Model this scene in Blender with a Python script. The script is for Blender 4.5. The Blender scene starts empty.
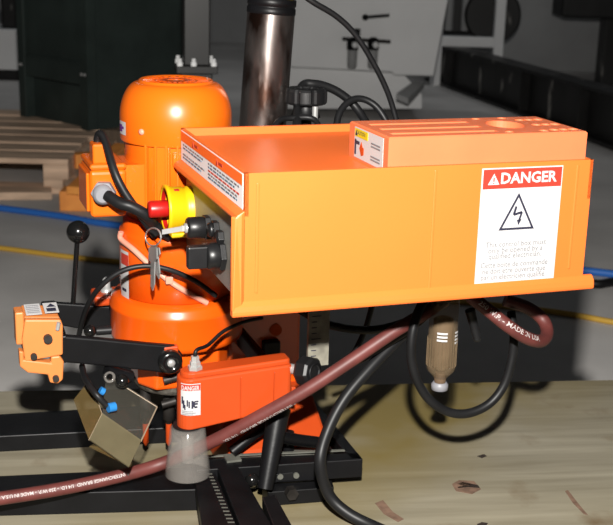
import bpy, bmesh, math, random
from math import sin, cos, tan, pi, radians, sqrt, atan2
from mathutils import Vector as V, Matrix
random.seed(7)
SC = bpy.context.scene
COL = SC.collection

# ------------------------------------------------------------------ camera
FPX = 1150.0
PITCH, ROLL, YAW = radians(15.7), radians(1.6), radians(19.3)
CAM = V((0, 0, .75))
FWD = V((0, cos(PITCH), -sin(PITCH))); UPV = V((0, sin(PITCH), cos(PITCH))); RGT = V((1, 0, 0))
cd = bpy.data.cameras.new('camera'); co = bpy.data.objects.new('camera', cd); COL.objects.link(co)
cd.sensor_width = 36; cd.lens = FPX / 613 * 36; cd.clip_start = .05; cd.clip_end = 60
r_ = RGT * cos(ROLL) + UPV * sin(ROLL); u_ = UPV * cos(ROLL) - RGT * sin(ROLL)
co.matrix_world = Matrix(((r_.x, u_.x, -FWD.x, CAM.x), (r_.y, u_.y, -FWD.y, CAM.y), (r_.z, u_.z, -FWD.z, CAM.z), (0, 0, 0, 1)))
cd.dof.use_dof = True; cd.dof.focus_distance = 1.42; cd.dof.aperture_fstop = 13
SC.camera = co

# ------------------------------------------------------------------ world, lamps, exposure
w = bpy.data.worlds.new('workshop_air'); SC.world = w; w.use_nodes = True
w.node_tree.nodes['Background'].inputs[0].default_value = (.95, .97, 1, 1)
w.node_tree.nodes['Background'].inputs[1].default_value = .018
fl = bpy.data.lights.new('camera_flash', 'SPOT'); fo = bpy.data.objects.new('camera_flash', fl); COL.objects.link(fo)
fl.energy = 340; fl.color = (1, .97, .92); fl.shadow_soft_size = .022; fl.spot_size = radians(88); fl.spot_blend = .35
fo.location = CAM + u_ * .24 + r_ * .008
fo.rotation_euler = (FWD + UPV * .03 ).to_track_quat('-Z', 'Y').to_euler()
for lx, ly, le in ((-1.6, 7.8, 8), (1.6, 8.0, 10)):           # unseen fill lamps, added to brighten the back of the hall
    al = bpy.data.lights.new('back_fill_light', 'AREA'); ao = bpy.data.objects.new('back_fill_light', al); COL.objects.link(ao)
    al.shape = 'RECTANGLE'; al.size = 1.6; al.size_y = .3; al.energy = le; al.color = (.95, .98, 1)
    ao.location = (lx, ly, 2.9)
SC.view_settings.view_transform = 'Standard'; SC.view_settings.look = 'None'
SC.view_settings.exposure = 0; SC.view_settings.gamma = 1; SC.view_settings.use_curve_mapping = False

# ------------------------------------------------------------------ pixel -> place helpers (a pixel is only a direction)
def ray(px, py):
    x = (px - 306.5) / FPX; y = (262.5 - py) / FPX
    return FWD + r_ * x + u_ * y
def atY(px, py, Y): d = ray(px, py); return CAM + d * (Y / d.y)
def atZ(px, py, Z): d = ray(px, py); return CAM + d * ((Z - CAM.z) / d.z)
O = atY(176, 112, 1.57); O.z = 0                                  # machine axis on the plywood
EX = V((cos(YAW), sin(YAW), 0)); EY = V((-sin(YAW), cos(YAW), 0)); EZ = V((0, 0, 1))
def tol(P): v = P - O; return V((v.dot(EX), v.dot(EY), v.z))
def L(px, py, ax, val):
    d = ray(px, py); n = {'x': EX, 'y': EY, 'z': EZ}[ax]
    return tol(CAM + d * ((val - (CAM - O).dot(n)) / d.dot(n)))

# ------------------------------------------------------------------ materials
def mat(name, col, rough=.5, metal=0, var=.0, vscale=8, bump=0, bscale=60, spec=.4, trans=0, alpha=1, coat=0, dirt=None, dscale=5, dlo=.55, dhi=.75, stretch=(1, 1, 1), ior=1.45):
    m = bpy.data.materials.new(name); m.use_nodes = True; nt = m.node_tree; b = nt.nodes['Principled BSDF']
    b.inputs['Roughness'].default_value = rough; b.inputs['Metallic'].default_value = metal
    b.inputs['Specular IOR Level'].default_value = spec; b.inputs['Transmission Weight'].default_value = trans
    b.inputs['Alpha'].default_value = alpha; b.inputs['Coat Weight'].default_value = coat; b.inputs['IOR'].default_value = ior
    b.inputs['Base Color'].default_value = (*col, 1)
    if var or bump or dirt:
        tc = nt.nodes.new('ShaderNodeTexCoord'); mp = nt.nodes.new('ShaderNodeMapping')
        mp.inputs['Scale'].default_value = stretch; nt.links.new(tc.outputs['Object'], mp.inputs['Vector'])
    last = None
    if var:
        n = nt.nodes.new('ShaderNodeTexNoise'); n.inputs['Scale'].default_value = vscale; n.inputs['Detail'].default_value = 6
        nt.links.new(mp.outputs[0], n.inputs['Vector'])
        r = nt.nodes.new('ShaderNodeValToRGB'); r.color_ramp.elements[0].position = .3; r.color_ramp.elements[1].position = .7
        r.color_ramp.elements[0].color = (*[max(0, c * (1 - var)) for c in col], 1); r.color_ramp.elements[1].color = (*[min(1, c * (1 + var)) for c in col], 1)
        nt.links.new(n.outputs['Fac'], r.inputs['Fac']); last = r.outputs['Color']; nt.links.new(last, b.inputs['Base Color'])
    if dirt:
        n = nt.nodes.new('ShaderNodeTexNoise'); n.inputs['Scale'].default_value = dscale; n.inputs['Detail'].default_value = 9
        nt.links.new(mp.outputs[0], n.inputs['Vector'])
        r = nt.nodes.new('ShaderNodeValToRGB'); r.color_ramp.elements[0].position = dlo; r.color_ramp.elements[1].position = dhi
        nt.links.new(n.outputs['Fac'], r.inputs['Fac'])
        mx = nt.nodes.new('ShaderNodeMix'); mx.data_type = 'RGBA'
        nt.links.new(r.outputs['Color'], mx.inputs['Factor'])
        if last: nt.links.new(last, mx.inputs['A'])
        else: mx.inputs['A'].default_value = (*col, 1)
        mx.inputs['B'].default_value = (*dirt, 1); nt.links.new(mx.outputs['Result'], b.inputs['Base Color'])
    if bump:
        n = nt.nodes.new('ShaderNodeTexNoise'); n.inputs['Scale'].default_value = bscale; n.inputs['Detail'].default_value = 4
        nt.links.new(mp.outputs[0], n.inputs['Vector'])
        bp = nt.nodes.new('ShaderNodeBump'); bp.inputs['Strength'].default_value = bump; bp.inputs['Distance'].default_value = .003
        nt.links.new(n.outputs['Fac'], bp.inputs['Height']); nt.links.new(bp.outputs[0], b.inputs['Normal'])
    return m
M = {}
M['cover'] = mat('cover_plastic', (0.656, 0.123, 0.02132), .42, var=.03, vscale=6, bump=.03, bscale=300)
M['block'] = mat('block_plastic', (0.5412, 0.123, 0.04756), .5, var=.05, vscale=14, bump=.04, bscale=200)
M['paint'] = mat('machine_paint', (0.574, 0.0697, 0.00246), .3, var=.04, vscale=10, coat=.3)
M['motor'] = mat('motor_paint', (0.5904, 0.1025, 0.0041), .3, var=.03, vscale=10, coat=.3)
M['redorange'] = mat('arm_paint', (0.3608, 0.04264, 0.00656), .38, var=.05, vscale=25)
M['trigger'] = mat('trigger_plastic', (.46, .148, .038), .45, var=.05, vscale=30)
M['black'] = mat('black_enamel', (.0035, .0035, .004), .42, var=.3, vscale=20, bump=.06, bscale=120, spec=.22)
M['rubber'] = mat('black_rubber', (.0065, .0065, .007), .45, spec=.28, var=.25, vscale=30)
M['knob'] = mat('black_knob_plastic', (.007, .007, .0075), .38, var=.2, vscale=30)
M['ball'] = mat('black_gloss_ball', (.005, .005, .005), .18, coat=.4)
M['steel'] = mat('zinc_steel', (0.41, 0.41, 0.4018), .35, metal=.55, var=.1, vscale=40)
M['sheet'] = mat('galvanised_sheet', (0.164, 0.1599, 0.1476), .45, metal=.3, var=.15, vscale=25, dirt=(.16, .14, .11), dscale=18, dlo=.5, dhi=.75)
M['cyl'] = mat('oily_steel', (.26, .225, .21), .27, metal=.95, var=.25, vscale=30, dirt=(.055, .03, .022), dscale=24, dlo=.48, dhi=.62, stretch=(1, 1, .4))
M['darkmetal'] = mat('dark_cast_metal', (.025, .022, .02), .5, metal=.5, var=.4, vscale=60)
M['ringmetal'] = mat('speckled_cast_metal', (.10, .09, .075), .5, metal=.3, var=.6, vscale=160)
M['stripgrey'] = mat('worn_scale_plate', (.16, .15, .12), .5, var=.3, vscale=60)
M['white'] = mat('label_white', (.38, .375, .375), .5)
M['stripwhite'] = mat('strip_white', (0.6724, 0.656, 0.656), .5)
M['element'] = mat('filter_paper', (.085, .052, .028), .8, var=.15, vscale=60)
M['ink'] = mat('label_ink', (.015, .015, .03), .6)
M['greyink'] = mat('label_faded_ink', (.135, .135, .145), .6)
M['blueink'] = mat('label_blue_ink', (0.0738, 0.123, 0.164), .6)
M['redink'] = mat('label_red_ink', (0.3444, 0.0287, 0.0164), .5)
M['stripink'] = mat('strip_orange_red', (.80, .12, .014), .5)
M['labelyellow'] = mat('label_yellow', (0.451, 0.3444, 0.0082), .5)
M['purple'] = mat('label_purple', (.10, .02, .16), .5)
M['yellow'] = mat('safety_yellow', (.5, .315, .003), .4)
M['red'] = mat('stop_red', (0.2952, 0.00656, 0.00492), .35)
M['gland'] = mat('gland_grey_plastic', (.17, .17, .185), .45)
M['tie'] = mat('nylon_tie', (0.5084, 0.2214, 0.1558), .45)
M['hosered'] = mat('red_rubber_hose', (.085, .0215, .0185), .5, var=.2, vscale=40, bump=.05, bscale=200)
M['hoseink'] = mat('hose_print', (.36, .32, .31), .6)
M['bluefit'] = mat('blue_fitting', (0.0164, 0.1394, 0.369), .35)
def clear(name, col, rough, alpha, **k):
    return mat(name, col, rough, alpha=alpha, **k)
M['acrylic'] = clear('brown_tinted_acrylic', (.085, .058, .022), .18, .55, var=.15, vscale=20)
M['acryclear'] = clear('clear_acrylic', (.09, .085, .07), .10, .20)
M['acryfront'] = clear('lit_front_acrylic', (.088, .074, .042), .3, .82, var=.12, vscale=30)  # the guard's own acrylic, paler here to paint in the flash light
M['acryglint'] = mat('acrylic_edge_glint', (.30, .23, .16), .3)  # bright colour stands in for acrylic edges catching the light
M['cup'] = clear('frosted_clear_cup', (.26, .24, .22), .1, .21, var=.12, vscale=40)
M['bowl'] = clear('polycarbonate_bowl', (.17, .12, .07), .08, .36, var=.15, vscale=50)
M['scale'] = mat('aluminium_scale', (.10, .10, .085), .5, metal=.2, var=.2, vscale=60)
M['green'] = mat('dark_green_enamel', (.030, .042, .038), .45, var=.25, vscale=5, dirt=(.05, .055, .05), dscale=14, dlo=.68, dhi=.8)
M['palletwood'] = mat('weathered_pallet_wood', (.66, .47, .335), .85, var=.35, vscale=9, stretch=(.35, 3, 3), bump=.3, bscale=40)
M['jack'] = mat('orange_truck_paint', (1.0, .34, .075), .5, var=.2, vscale=12)
M['grey'] = mat('light_grey_enamel', (.82, .82, .82), .5, var=.05, vscale=3)
M['midgrey'] = mat('mid_grey_enamel', (.30, .30, .30), .55, var=.1, vscale=3)
M['beam'] = mat('blackened_steel', (.013, .0125, .012), .45, var=.4, vscale=8, dirt=(.40, .38, .35), dscale=9, dlo=.64, dhi=.74, stretch=(1, 1, .35))
M['wall'] = mat('dark_workshop_wall', (.30, .30, .30), .9, var=.2, vscale=1.2)
M['bluehose'] = mat('blue_air_hose', (.03, .15, .52), .45)
M['yellowhose'] = mat('yellow_air_hose', (.55, .33, .05), .5)
M['lumber'] = mat('rough_lumber', (.2, .14, .08), .85, var=.25, vscale=10, stretch=(.4, 4, 4))
M['concrete'] = mat('worn_concrete', (.58, .56, .54), .75, var=.16, vscale=2.2, bump=.12, bscale=30, dirt=(.40, .385, .37), dscale=1.3, dlo=.5, dhi=.8)
M['redmark'] = mat('red_paint_fleck', (.14, .085, .058), .7, var=.3, vscale=80)
M['darkmark'] = mat('dark_gouge', (.02, .013, .01), .8)

def plywood():
    m = bpy.data.materials.new('stained_plywood'); m.use_nodes = True; nt = m.node_tree; b = nt.nodes['Principled BSDF']
    N = nt.nodes.new; K = nt.links.new
    tc = N('ShaderNodeTexCoord'); mp = N('ShaderNodeMapping'); mp.inputs['Scale'].default_value = (1.2, 14, 6); K(tc.outputs['Object'], mp.inputs[0])
    n = N('ShaderNodeTexNoise'); n.inputs['Scale'].default_value = 3; n.inputs['Detail'].default_value = 8; n.inputs['Distortion'].default_value = .4; K(mp.outputs[0], n.inputs['Vector'])
    r = N('ShaderNodeValToRGB'); r.color_ramp.elements[0].position = .3; r.color_ramp.elements[1].position = .7
    r.color_ramp.elements[0].color = (.155, .137, .097, 1); r.color_ramp.elements[1].color = (.245, .222, .165, 1); K(n.outputs['Fac'], r.inputs[0])
    # old varnish runs: yellow-brown patches
    n2 = N('ShaderNodeTexNoise'); n2.inputs['Scale'].default_value = 3.1; n2.inputs['Detail'].default_value = 4
    mp2 = N('ShaderNodeMapping'); mp2.inputs['Location'].default_value = (.35, .1, 0); K(tc.outputs['Object'], mp2.inputs[0]); K(mp2.outputs[0], n2.inputs['Vector'])
    r2 = N('ShaderNodeValToRGB'); r2.color_ramp.elements[0].position = .36; r2.color_ramp.elements[1].position = .58; K(n2.outputs['Fac'], r2.inputs[0])
    mx = N('ShaderNodeMix'); mx.data_type = 'RGBA'; sx_ = N('ShaderNodeSeparateXYZ'); K(tc.outputs['Object'], sx_.inputs[0])
    ma = N('ShaderNodeMath'); ma.operation = 'MULTIPLY_ADD'; ma.inputs[1].default_value = -1.1; K(sx_.outputs['Y'], ma.inputs[0]); K(sx_.outputs['X'], ma.inputs[2])
    md = N('ShaderNodeMath'); md.operation = 'MULTIPLY_ADD'; md.inputs[1].default_value = .35; K(n2.outputs['Fac'], md.inputs[0]); K(ma.outputs[0], md.inputs[2])
    mr = N('ShaderNodeMapRange'); mr.inputs['From Min'].default_value = 1.12; mr.inputs['From Max'].default_value = 1.34; mr.inputs['To Min'].default_value = 1; mr.inputs['To Max'].default_value = .12; K(md.outputs[0], mr.inputs[0])
    mm_ = N('ShaderNodeMath'); mm_.operation = 'MULTIPLY'; K(r2.outputs[0], mm_.inputs[0]); K(mr.outputs[0], mm_.inputs[1]); 
    mr2 = N('ShaderNodeMapRange'); mr2.inputs['From Min'].default_value = .1; mr2.inputs['From Max'].default_value = .42; mr2.inputs['To Min'].default_value = .12; K(sx_.outputs['X'], mr2.inputs[0])
    mm2 = N('ShaderNodeMath'); mm2.operation = 'MULTIPLY'; K(mm_.outputs[0], mm2.inputs[0]); K(mr2.outputs[0], mm2.inputs[1]); K(mm2.outputs[0], mx.inputs['Factor']); K(r.outputs[0], mx.inputs['A']); mx.inputs['B'].default_value = (.145, .108, .032, 1)
    n3 = N('ShaderNodeTexNoise'); n3.inputs['Scale'].default_value = 9; n3.inputs['Detail'].default_value = 10; K(tc.outputs['Object'], n3.inputs['Vector'])
    r3 = N('ShaderNodeValToRGB'); r3.color_ramp.elements[0].position = .58; r3.color_ramp.elements[1].position = .78; K(n3.outputs['Fac'], r3.inputs[0])
    mx2 = N('ShaderNodeMix'); mx2.data_type = 'RGBA'; K(r3.outputs[0], mx2.inputs['Factor']); K(mx.outputs['Result'], mx2.inputs['A']); mx2.inputs['B'].default_value = (.10, .062, .028, 1)
    K(mx2.outputs['Result'], b.inputs['Base Color']); b.inputs['Roughness'].default_value = .7
    bp = N('ShaderNodeBump'); bp.inputs['Strength'].default_value = .15; bp.inputs['Distance'].default_value = .002; K(n.outputs['Fac'], bp.inputs['Height']); K(bp.outputs[0], b.inputs['Normal'])
    return m
M['plywood'] = plywood()

# ------------------------------------------------------------------ mesh helpers
class MB:
    def __init__(s): s.v = []; s.f = []; s.sm = []
    def add(s, vs, fs, smooth=False):
        k = len(s.v); s.v += [V(q) for q in vs]; s.f += [[i + k for i in f] for f in fs]; s.sm += [smooth] * len(fs); return s
    def box(s, lo, hi, M4=None):
        vs = [V((x, y, z)) for z in (lo[2], hi[2]) for y in (lo[1], hi[1]) for x in (lo[0], hi[0])]
        if M4: vs = [M4 @ q for q in vs]
        return s.add(vs, [(0, 2, 3, 1), (4, 5, 7, 6), (0, 1, 5, 4), (2, 6, 7, 3), (0, 4, 6, 2), (1, 3, 7, 5)])
    def hexa(s, bot, top): # 4 bottom points, 4 top points, same order (ccw from above)
        return s.add(list(bot) + list(top), [(3, 2, 1, 0), (4, 5, 6, 7), (0, 1, 5, 4), (1, 2, 6, 5), (2, 3, 7, 6), (3, 0, 4, 7)])
    def frame(s, p, d):
        d = V(d).normalized(); a = V((0, 0, 1)) if abs(d.z) < .9 else V((1, 0, 0))
        x = a.cross(d).normalized(); y = d.cross(x); return x, y, d
    def lathe(s, prof, p=(0, 0, 0), d=(0, 0, 1), seg=32, smooth=True, cap=True, phase=0):
        p = V(p); x, y, d = s.frame(p, d); vs = []; fs = []
        for (r, h) in prof:
            for i in range(seg):
                a = 2 * pi * i / seg + phase; vs.append(p + d * h + x * (r * cos(a)) + y * (r * sin(a)))
        for j in range(len(prof) - 1):
            for i in range(seg):
                k = (i + 1) % seg; fs.append((j * seg + i, j * seg + k, (j + 1) * seg + k, (j + 1) * seg + i))
        s.add(vs, fs, smooth)
        if cap:
            if prof[0][0] > 1e-6: s.add(vs[:seg], [list(range(seg))[::-1]])
            if prof[-1][0] > 1e-6: s.add(vs[-seg:], [list(range(seg))])
        return s
    def cyl(s, a, b, r0, r1=None, seg=24, smooth=True, phase=0):
        a, b = V(a), V(b); return s.lathe([(r0, 0), (r0 if r1 is None else r1, (b - a).length)], a, b - a, seg, smooth, True, phase)
    def tube(s, pts, r, seg=12, sub=8):
        P = spline(pts, sub); n = len(P); vs = []; fs = []; x = None
        for i, q in enumerate(P):
            t = (P[min(i + 1, n - 1)] - P[max(i - 1, 0)]).normalized()
            if x is None: x = s.frame(q, t)[0]
            x = (x - t * x.dot(t)).normalized(); y = t.cross(x)
            vs += [q + x * (r * cos(2 * pi * k / seg)) + y * (r * sin(2 * pi * k / seg)) for k in range(seg)]
        for i in range(n - 1):
            for k in range(seg):
                j = (k + 1) % seg; fs.append((i * seg + k, i * seg + j, (i + 1) * seg + j, (i + 1) * seg + k))
        s.add(vs, fs, True); s.add(vs[:seg], [list(range(seg))[::-1]]); s.add(vs[-seg:], [list(range(seg))]); return s
    def prism(s, poly, d):  # planar polygon extruded by vector d
        n = len(poly); d = V(d); a = [V(q) for q in poly]; b = [q + d for q in a]
        return s.add(a + b, [list(range(n))[::-1], list(range(n, 2 * n))] + [(i, (i + 1) % n, n + (i + 1) % n, n + i) for i in range(n)])
    def sphere(s, c, r, seg=24):
        return s.lathe([(max(1e-7, r * sin(pi * i / 12)), -r * cos(pi * i / 12)) for i in range(13)], c, (0, 0, 1), seg, True, False)
    def build(s, name, m, parent=None, bevel=0, bseg=2, loc=None):
        me = bpy.data.meshes.new(name); me.from_pydata([tuple(q) for q in s.v], [], s.f)
        bm = bmesh.new(); bm.from_mesh(me)
        if bevel: bmesh.ops.remove_doubles(bm, verts=bm.verts, dist=1e-5)
        bmesh.ops.recalc_face_normals(bm, faces=bm.faces)
        for f_, sm in zip(bm.faces, s.sm + [False] * len(bm.faces)): f_.smooth = sm
        bm.to_mesh(me); bm.free()
        me.materials.append(M[m] if isinstance(m, str) else m)
        o = bpy.data.objects.new(name, me); COL.objects.link(o); o.parent = parent
        if loc is not None: o.location = loc
        if bevel:
            b = o.modifiers.new('bevel', 'BEVEL'); b.width = bevel; b.segments = bseg; b.limit_method = 'ANGLE'; b.angle_limit = radians(35)
        return o
def spline(pts, sub=8):
    P = [V(p) for p in pts]
    if len(P) < 3 or sub <= 1: return P
    Q = [P[0] * 2 - P[1]] + P + [P[-1] * 2 - P[-2]]; out = []
    for i in range(1, len(Q) - 2):
        a, b, c, d = Q[i - 1:i + 3]
        for k in range(sub):
            t = k / sub
            out.append(.5 * ((2 * b) + (c - a) * t + (2 * a - 5 * b + 4 * c - d) * t * t + (3 * b - a - 3 * c + d) * t ** 3))
    return out + [P[-1]]
def tag(o, label=None, cat=None, group=None, kind=None):
    for k, v in (('label', label), ('category', cat), ('group', group), ('kind', kind)):
        if v: o[k] = v
    return o
def empty(name, loc, rz=0):
    o = bpy.data.objects.new(name, None); COL.objects.link(o); o.location = loc; o.rotation_euler = (0, 0, rz); o.empty_display_size = .05; return o
_tc = {}
def text_mesh(body, bold=0, align='CENTER'):
    key = (body, bold, align)
    if key not in _tc:
        c = bpy.data.curves.new('t', 'FONT'); c.body = body; c.size = 1; c.offset = bold; c.align_x = align; c.resolution_u = 2
        o = bpy.data.objects.new('t', c); COL.objects.link(o); dg = bpy.context.evaluated_depsgraph_get()
        me = o.evaluated_get(dg).to_mesh(); _tc[key] = ([v.co.copy() for v in me.vertices], [list(p.vertices) for p in me.polygons])
        o.evaluated_get(dg).to_mesh_clear(); bpy.data.objects.remove(o); bpy.data.curves.remove(c)
    return _tc[key]
class Face:      # a flat frame on a surface: origin o, axes u, v, lifted along n
    def __init__(s, o, u, v): s.o, s.u, s.v = V(o), V(u).normalized(), V(v).normalized(); s.n = s.u.cross(s.v)
    def p(s, a, b, h=0): return s.o + s.u * a + s.v * b + s.n * h
    def rect(s, mb, a0, b0, a1, b1, h0, h1):
        mb.hexa([s.p(a0, b0, h0), s.p(a1, b0, h0), s.p(a1, b1, h0), s.p(a0, b1, h0)], [s.p(a0, b0, h1), s.p(a1, b0, h1), s.p(a1, b1, h1), s.p(a0, b1, h1)]); return mb
    def text(s, mb, body, a, b, size, h, bold=0, align='CENTER', sx=1):
        vs, fs = text_mesh(body, bold, align)
        mb.add([s.p(a + q.x * size * sx, b + q.y * size, h) for q in vs], fs); return mb
    def poly(s, mb, pts, h0, h1): mb.prism([s.p(a, b, h0) for a, b in pts], s.n * (h1 - h0)); return mb

# ------------------------------------------------------------------ the setting
FZ = -.25
tag(MB().box((-7, -2, FZ - .1), (7, 12, FZ)).build('floor', 'concrete'), kind='structure')
tag(MB().box((-7, 11.5, FZ), (7, 11.7, 4)).build('wall_back', 'wall'), kind='structure')

# ------------------------------------------------------------------ low platform with the plywood top
pe = atZ(0, 391, 0); pe2 = atZ(600, 380, 0); ang = atan2(pe2.y - pe.y, pe2.x - pe.x)
plat = empty('work_platform', (pe.x, pe.y, FZ), ang)
tag(plat, 'low platform with a stained plywood top carrying the orange machine', 'platform')
MB().box((-.62, -.86, .232), (1.62, 0, .25)).build('plywood_top', 'plywood', plat, .0015)
for x0, x1, y0, y1 in ((-.58, 1.57, -.06, -.015), (-.58, 1.57, -.845, -.80)):
    MB().box((x0, y0, .142), (x1, y1, .232)).build('bearer', 'lumber', plat, .003)
for x in (-.5, .49, 1.48):
    for y in (-.845, -.105):
        MB().box((x, y, 0), (x + .09, y + .09, .142)).build('leg', 'lumber', plat, .003)
def mark(name, m, pts):
    inv = Matrix.Translation((pe.x, pe.y, FZ)) @ Matrix.Rotation(ang, 4, 'Z'); inv.invert()
    q = [inv @ atZ(a, b, .0004) for a, b in pts]
    return MB().prism(q, (0, 0, -.0003)).build(name, m, plat)
mark('paint_fleck', 'redmark', [(565, 491), (568, 490), (578, 503), (588, 515), (584, 514), (573, 503)])
mark('paint_fleck', 'redmark', [(375, 503), (383, 500), (393, 512), (404, 519), (398, 522), (384, 514)])
mark('paint_fleck', 'redmark', [(452, 484), (459, 480), (474, 481), (481, 489), (472, 494), (456, 491)])
mark('gouge', 'darkmark', [(457, 484), (463, 482), (478, 485), (480, 488), (468, 487), (458, 488)])
mark('gouge', 'darkmark', [(477, 456), (484, 454), (487, 456), (482, 458)])
mark('gouge', 'darkmark', [(477, 524), (482, 522), (488, 523), (486, 526), (478, 527)])

# ------------------------------------------------------------------ THE MACHINE
mac = empty('boring_machine', O, YAW)
tag(mac, 'orange hinge boring machine with wide control box and black rails on the plywood', 'machine')
MO = Matrix.Translation(O) @ Matrix.Rotation(YAW, 4, 'Z')

# --- black rails (footprints of their top faces, measured where they lie)
def rail(name, top, z, h, m='black', bevel=.0015, parent=None):
    t = [tol(atZ(a, b, z)) for a, b in top]; bt = [q - V((0, 0, h)) for q in t]
    return MB().hexa(bt, t).build(name, m, parent or mac, bevel)
rail('rear_rail', [(-200, 446), (180, 427), (215, 401), (-200, 426)], .026, .026)
rail('front_rail', [(-200, 499.7), (207, 489), (207, 466), (-200, 485)], .032, .032)
base_front = rail('base_rail', [(196, 470), (363, 459), (358, 452.5), (196, 459)], .05, .028)
rail('base_rail', [(351, 459), (363, 459), (313, 398), (302, 401)], .05, .028)
rail('lower_rail', [(268, 492), (334, 487), (332, 480), (262, 484)], .022, .022)
# the fence bars that come toward the camera
rail('fence_bar', [(205, 545), (245, 545), (211, 462), (192, 462)], .045, .02)
sc_bar = rail('fence_bar', [(248, 545), (283, 545), (232, 455), (214, 460)], .05, .024)
rail('lever_arm', [(281, 545), (303, 545), (275, 494), (262, 497)], .055, .014)
def ticks():
    mb = MB(); a0, a1 = tol(atZ(209, 467, .0455)), tol(atZ(245, 545, .0455)); b0 = tol(atZ(205, 467, .0455)); b1 = tol(atZ(237, 545, .0455))
    for i in range(22):
        t = i / 22; t2 = t + .012
        mb.hexa([b0.lerp(b1, t) - V((0, 0, .0004)), a0.lerp(a1, t) - V((0, 0, .0004)), a0.lerp(a1, t2) - V((0, 0, .0004)), b0.lerp(b1, t2) - V((0, 0, .0004))],
                [b0.lerp(b1, t), a0.lerp(a1, t), a0.lerp(a1, t2), b0.lerp(b1, t2)])
    return mb
ticks().build('scale_marks', 'scale', mac)['kind'] = 'stuff'
e1, e2 = tol(atZ(226, 460, .052)), tol(atZ(236, 456, .052))
MB().box((e1.x, e1.y - .006, .05), (e2.x + .004, e2.y + .008, .053)).build('bright_clip', 'scale', mac)
# silver strip on the base rail and its screws
s0, s1 = tol(atZ(199, 458, .0505)), tol(atZ(345, 451.5, .0505))
MB().hexa([s0, s1, s1 + V((0, .004, 0)), s0 + V((0, .004, 0))], [q + V((0, 0, .002)) for q in (s0, s1, s1 + V((0, .004, 0)), s0 + V((0, .004, 0)))]).build('steel_strip', 'scale', mac)
def base_face(px_, py_):   # point on the base rail's front face
    a, b = tol(atZ(196, 470, .05)), tol(atZ(363, 459, .05)); d = (b - a); n = V((d.y, -d.x, 0)).normalized()
    q = ray(px_, py_); q = V((q.dot(EX), q.dot(EY), q.z)); c = tol(CAM)
    return c + q * ((a - c).dot(n) / q.dot(n)), n
for a, b in ((280, 476), (296, 475)):
    p_, n_ = base_face(a, b); MB().cyl(p_, p_ + n_ * .003, .0042, seg=12).build('screw', 'scale', mac)
p_, n_ = base_face(288, 476.5); MB().box((p_.x - .017, p_.y - .001, p_.z - .006), (p_.x + .017, p_.y + .001, p_.z + .006), None).build('latch_plate', 'knob', mac, .002)
p_ = tol(atZ(252, 484, .03)); MB().sphere(p_ + V((0, 0, .006)), .010).build('clamp_screw', 'ball', mac)
p_ = tol(atZ(290, 491, .02)); MB().cyl(p_, p_ + V((0, -.012, 0)), .009, seg=6, smooth=False).build('hex_nut', 'darkmetal', mac)

# --- orange foot, column and lower linkage
f0, f1 = tol(atZ(238, 462, .02)), tol(atZ(330, 452, .02))
MB().prism([V((.052, y, z)) for y, z in ((-.105, 0), (-.105, .046), (-.03, .092), (.05, .092), (.05, 0))], (.15, 0, 0)).build('foot', 'redorange', mac, .005)
MB().box((.045, -.128, 0), (.20, -.106, .046)).build('foot_plate', 'scale', mac, .002)
MB().box((.085, .03, 0), (.20, .12, .345)).build('column', 'paint', mac, .006)
ua, ub = L(307, 366, 'y', -.175), L(329, 318, 'y', -.175)
MB().box((ua.x, -.178, ua.z), (ub.x, -.172, .349)).build('scale_strip', 'stripgrey', mac)
mb = MB()
for i in range(14): mb.box((ua.x + .004, -.1785, ua.z + .006 + i * .008), (ua.x + .011 + (.006 if i % 4 == 0 else 0), -.178, ua.z + .0072 + i * .008))
mb.build('scale_marks', 'ink', mac)['kind'] = 'stuff'
MB().cyl(L(276, 330, 'y', .031), L(276, 330, 'y', .025), .009, seg=16).build('cap_screw', 'paint', mac)
c0 = L(271, 350, 'y', .02); MB().box((c0.x - .012, .016, c0.z - .014), (c0.x + .014, .031, c0.z + .014)).build('stop_block', 'black', mac, .002)
# black tapered post and cross link
MB().cyl(L(265, 489, 'y', -.19), L(279, 408, 'y', -.15), .0105, .0165, 24).build('post', 'black', mac)
MB().cyl(L(288, 455, 'y', -.11), L(288, 432, 'y', -.11), .009, seg=16).build('post', 'black', mac)
MB().tube([L(278, 436, 'y', -.15), L(298, 440, 'y', -.14), L(322, 443, 'y', -.13)], .0085, 10).build('link_bar', 'black', mac)
MB().tube([L(232, 452, 'y', -.125), L(252, 436, 'y', -.12), L(270, 424, 'y', -.115)], .008, 10).build('link_bar', 'black', mac)

# --- motor
mb = MB(); R = .0765
prof = [(R - .001, .481), (R, .483), (R, .514)]
for i in range(1, 13):
    a = i / 12 * pi / 2; prof.append((R - .0255 * (1 - cos(a)), .514 + .045 * sin(a) ** 1.15))
prof += [(.0502, .5615), (.0485, .5625), (.0465, .5605), (.0, .5605)]
cowl = mb.lathe(prof, seg=64, cap=False).build('fan_cover', 'motor', mac)
mb = MB()
for i in range(24):
    a = 2 * pi * i / 24
    for r0, r1 in ((.012, .026), (.030, .044)):
        c, s_ = cos(a), sin(a); wv = .0022
        P = [V((c * r0 + s_ * wv, s_ * r0 - c * wv, .5611)), V((c * r1 + s_ * wv, s_ * r1 - c * wv, .5611)), V((c * r1 - s_ * wv, s_ * r1 + c * wv, .5611)), V((c * r0 - s_ * wv, s_ * r0 + c * wv, .5611))]
        mb.prism(P, (0, 0, -.0012))
mb.build('vent_slots', 'paint', cowl)
def oncyl(px_, py_, r):   # local point on the motor cylinder of radius r, under a pixel
    d = ray(px_, py_); d = V((d.dot(EX), d.dot(EY), d.z)); c = tol(CAM)
    A = d.x ** 2 + d.y ** 2; B = 2 * (c.x * d.x + c.y * d.y); C_ = c.x ** 2 + c.y ** 2 - r * r; D = B * B - 4 * A * C_
    t = (-B - sqrt(max(D, 0))) / (2 * A); return c + d * t
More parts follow.
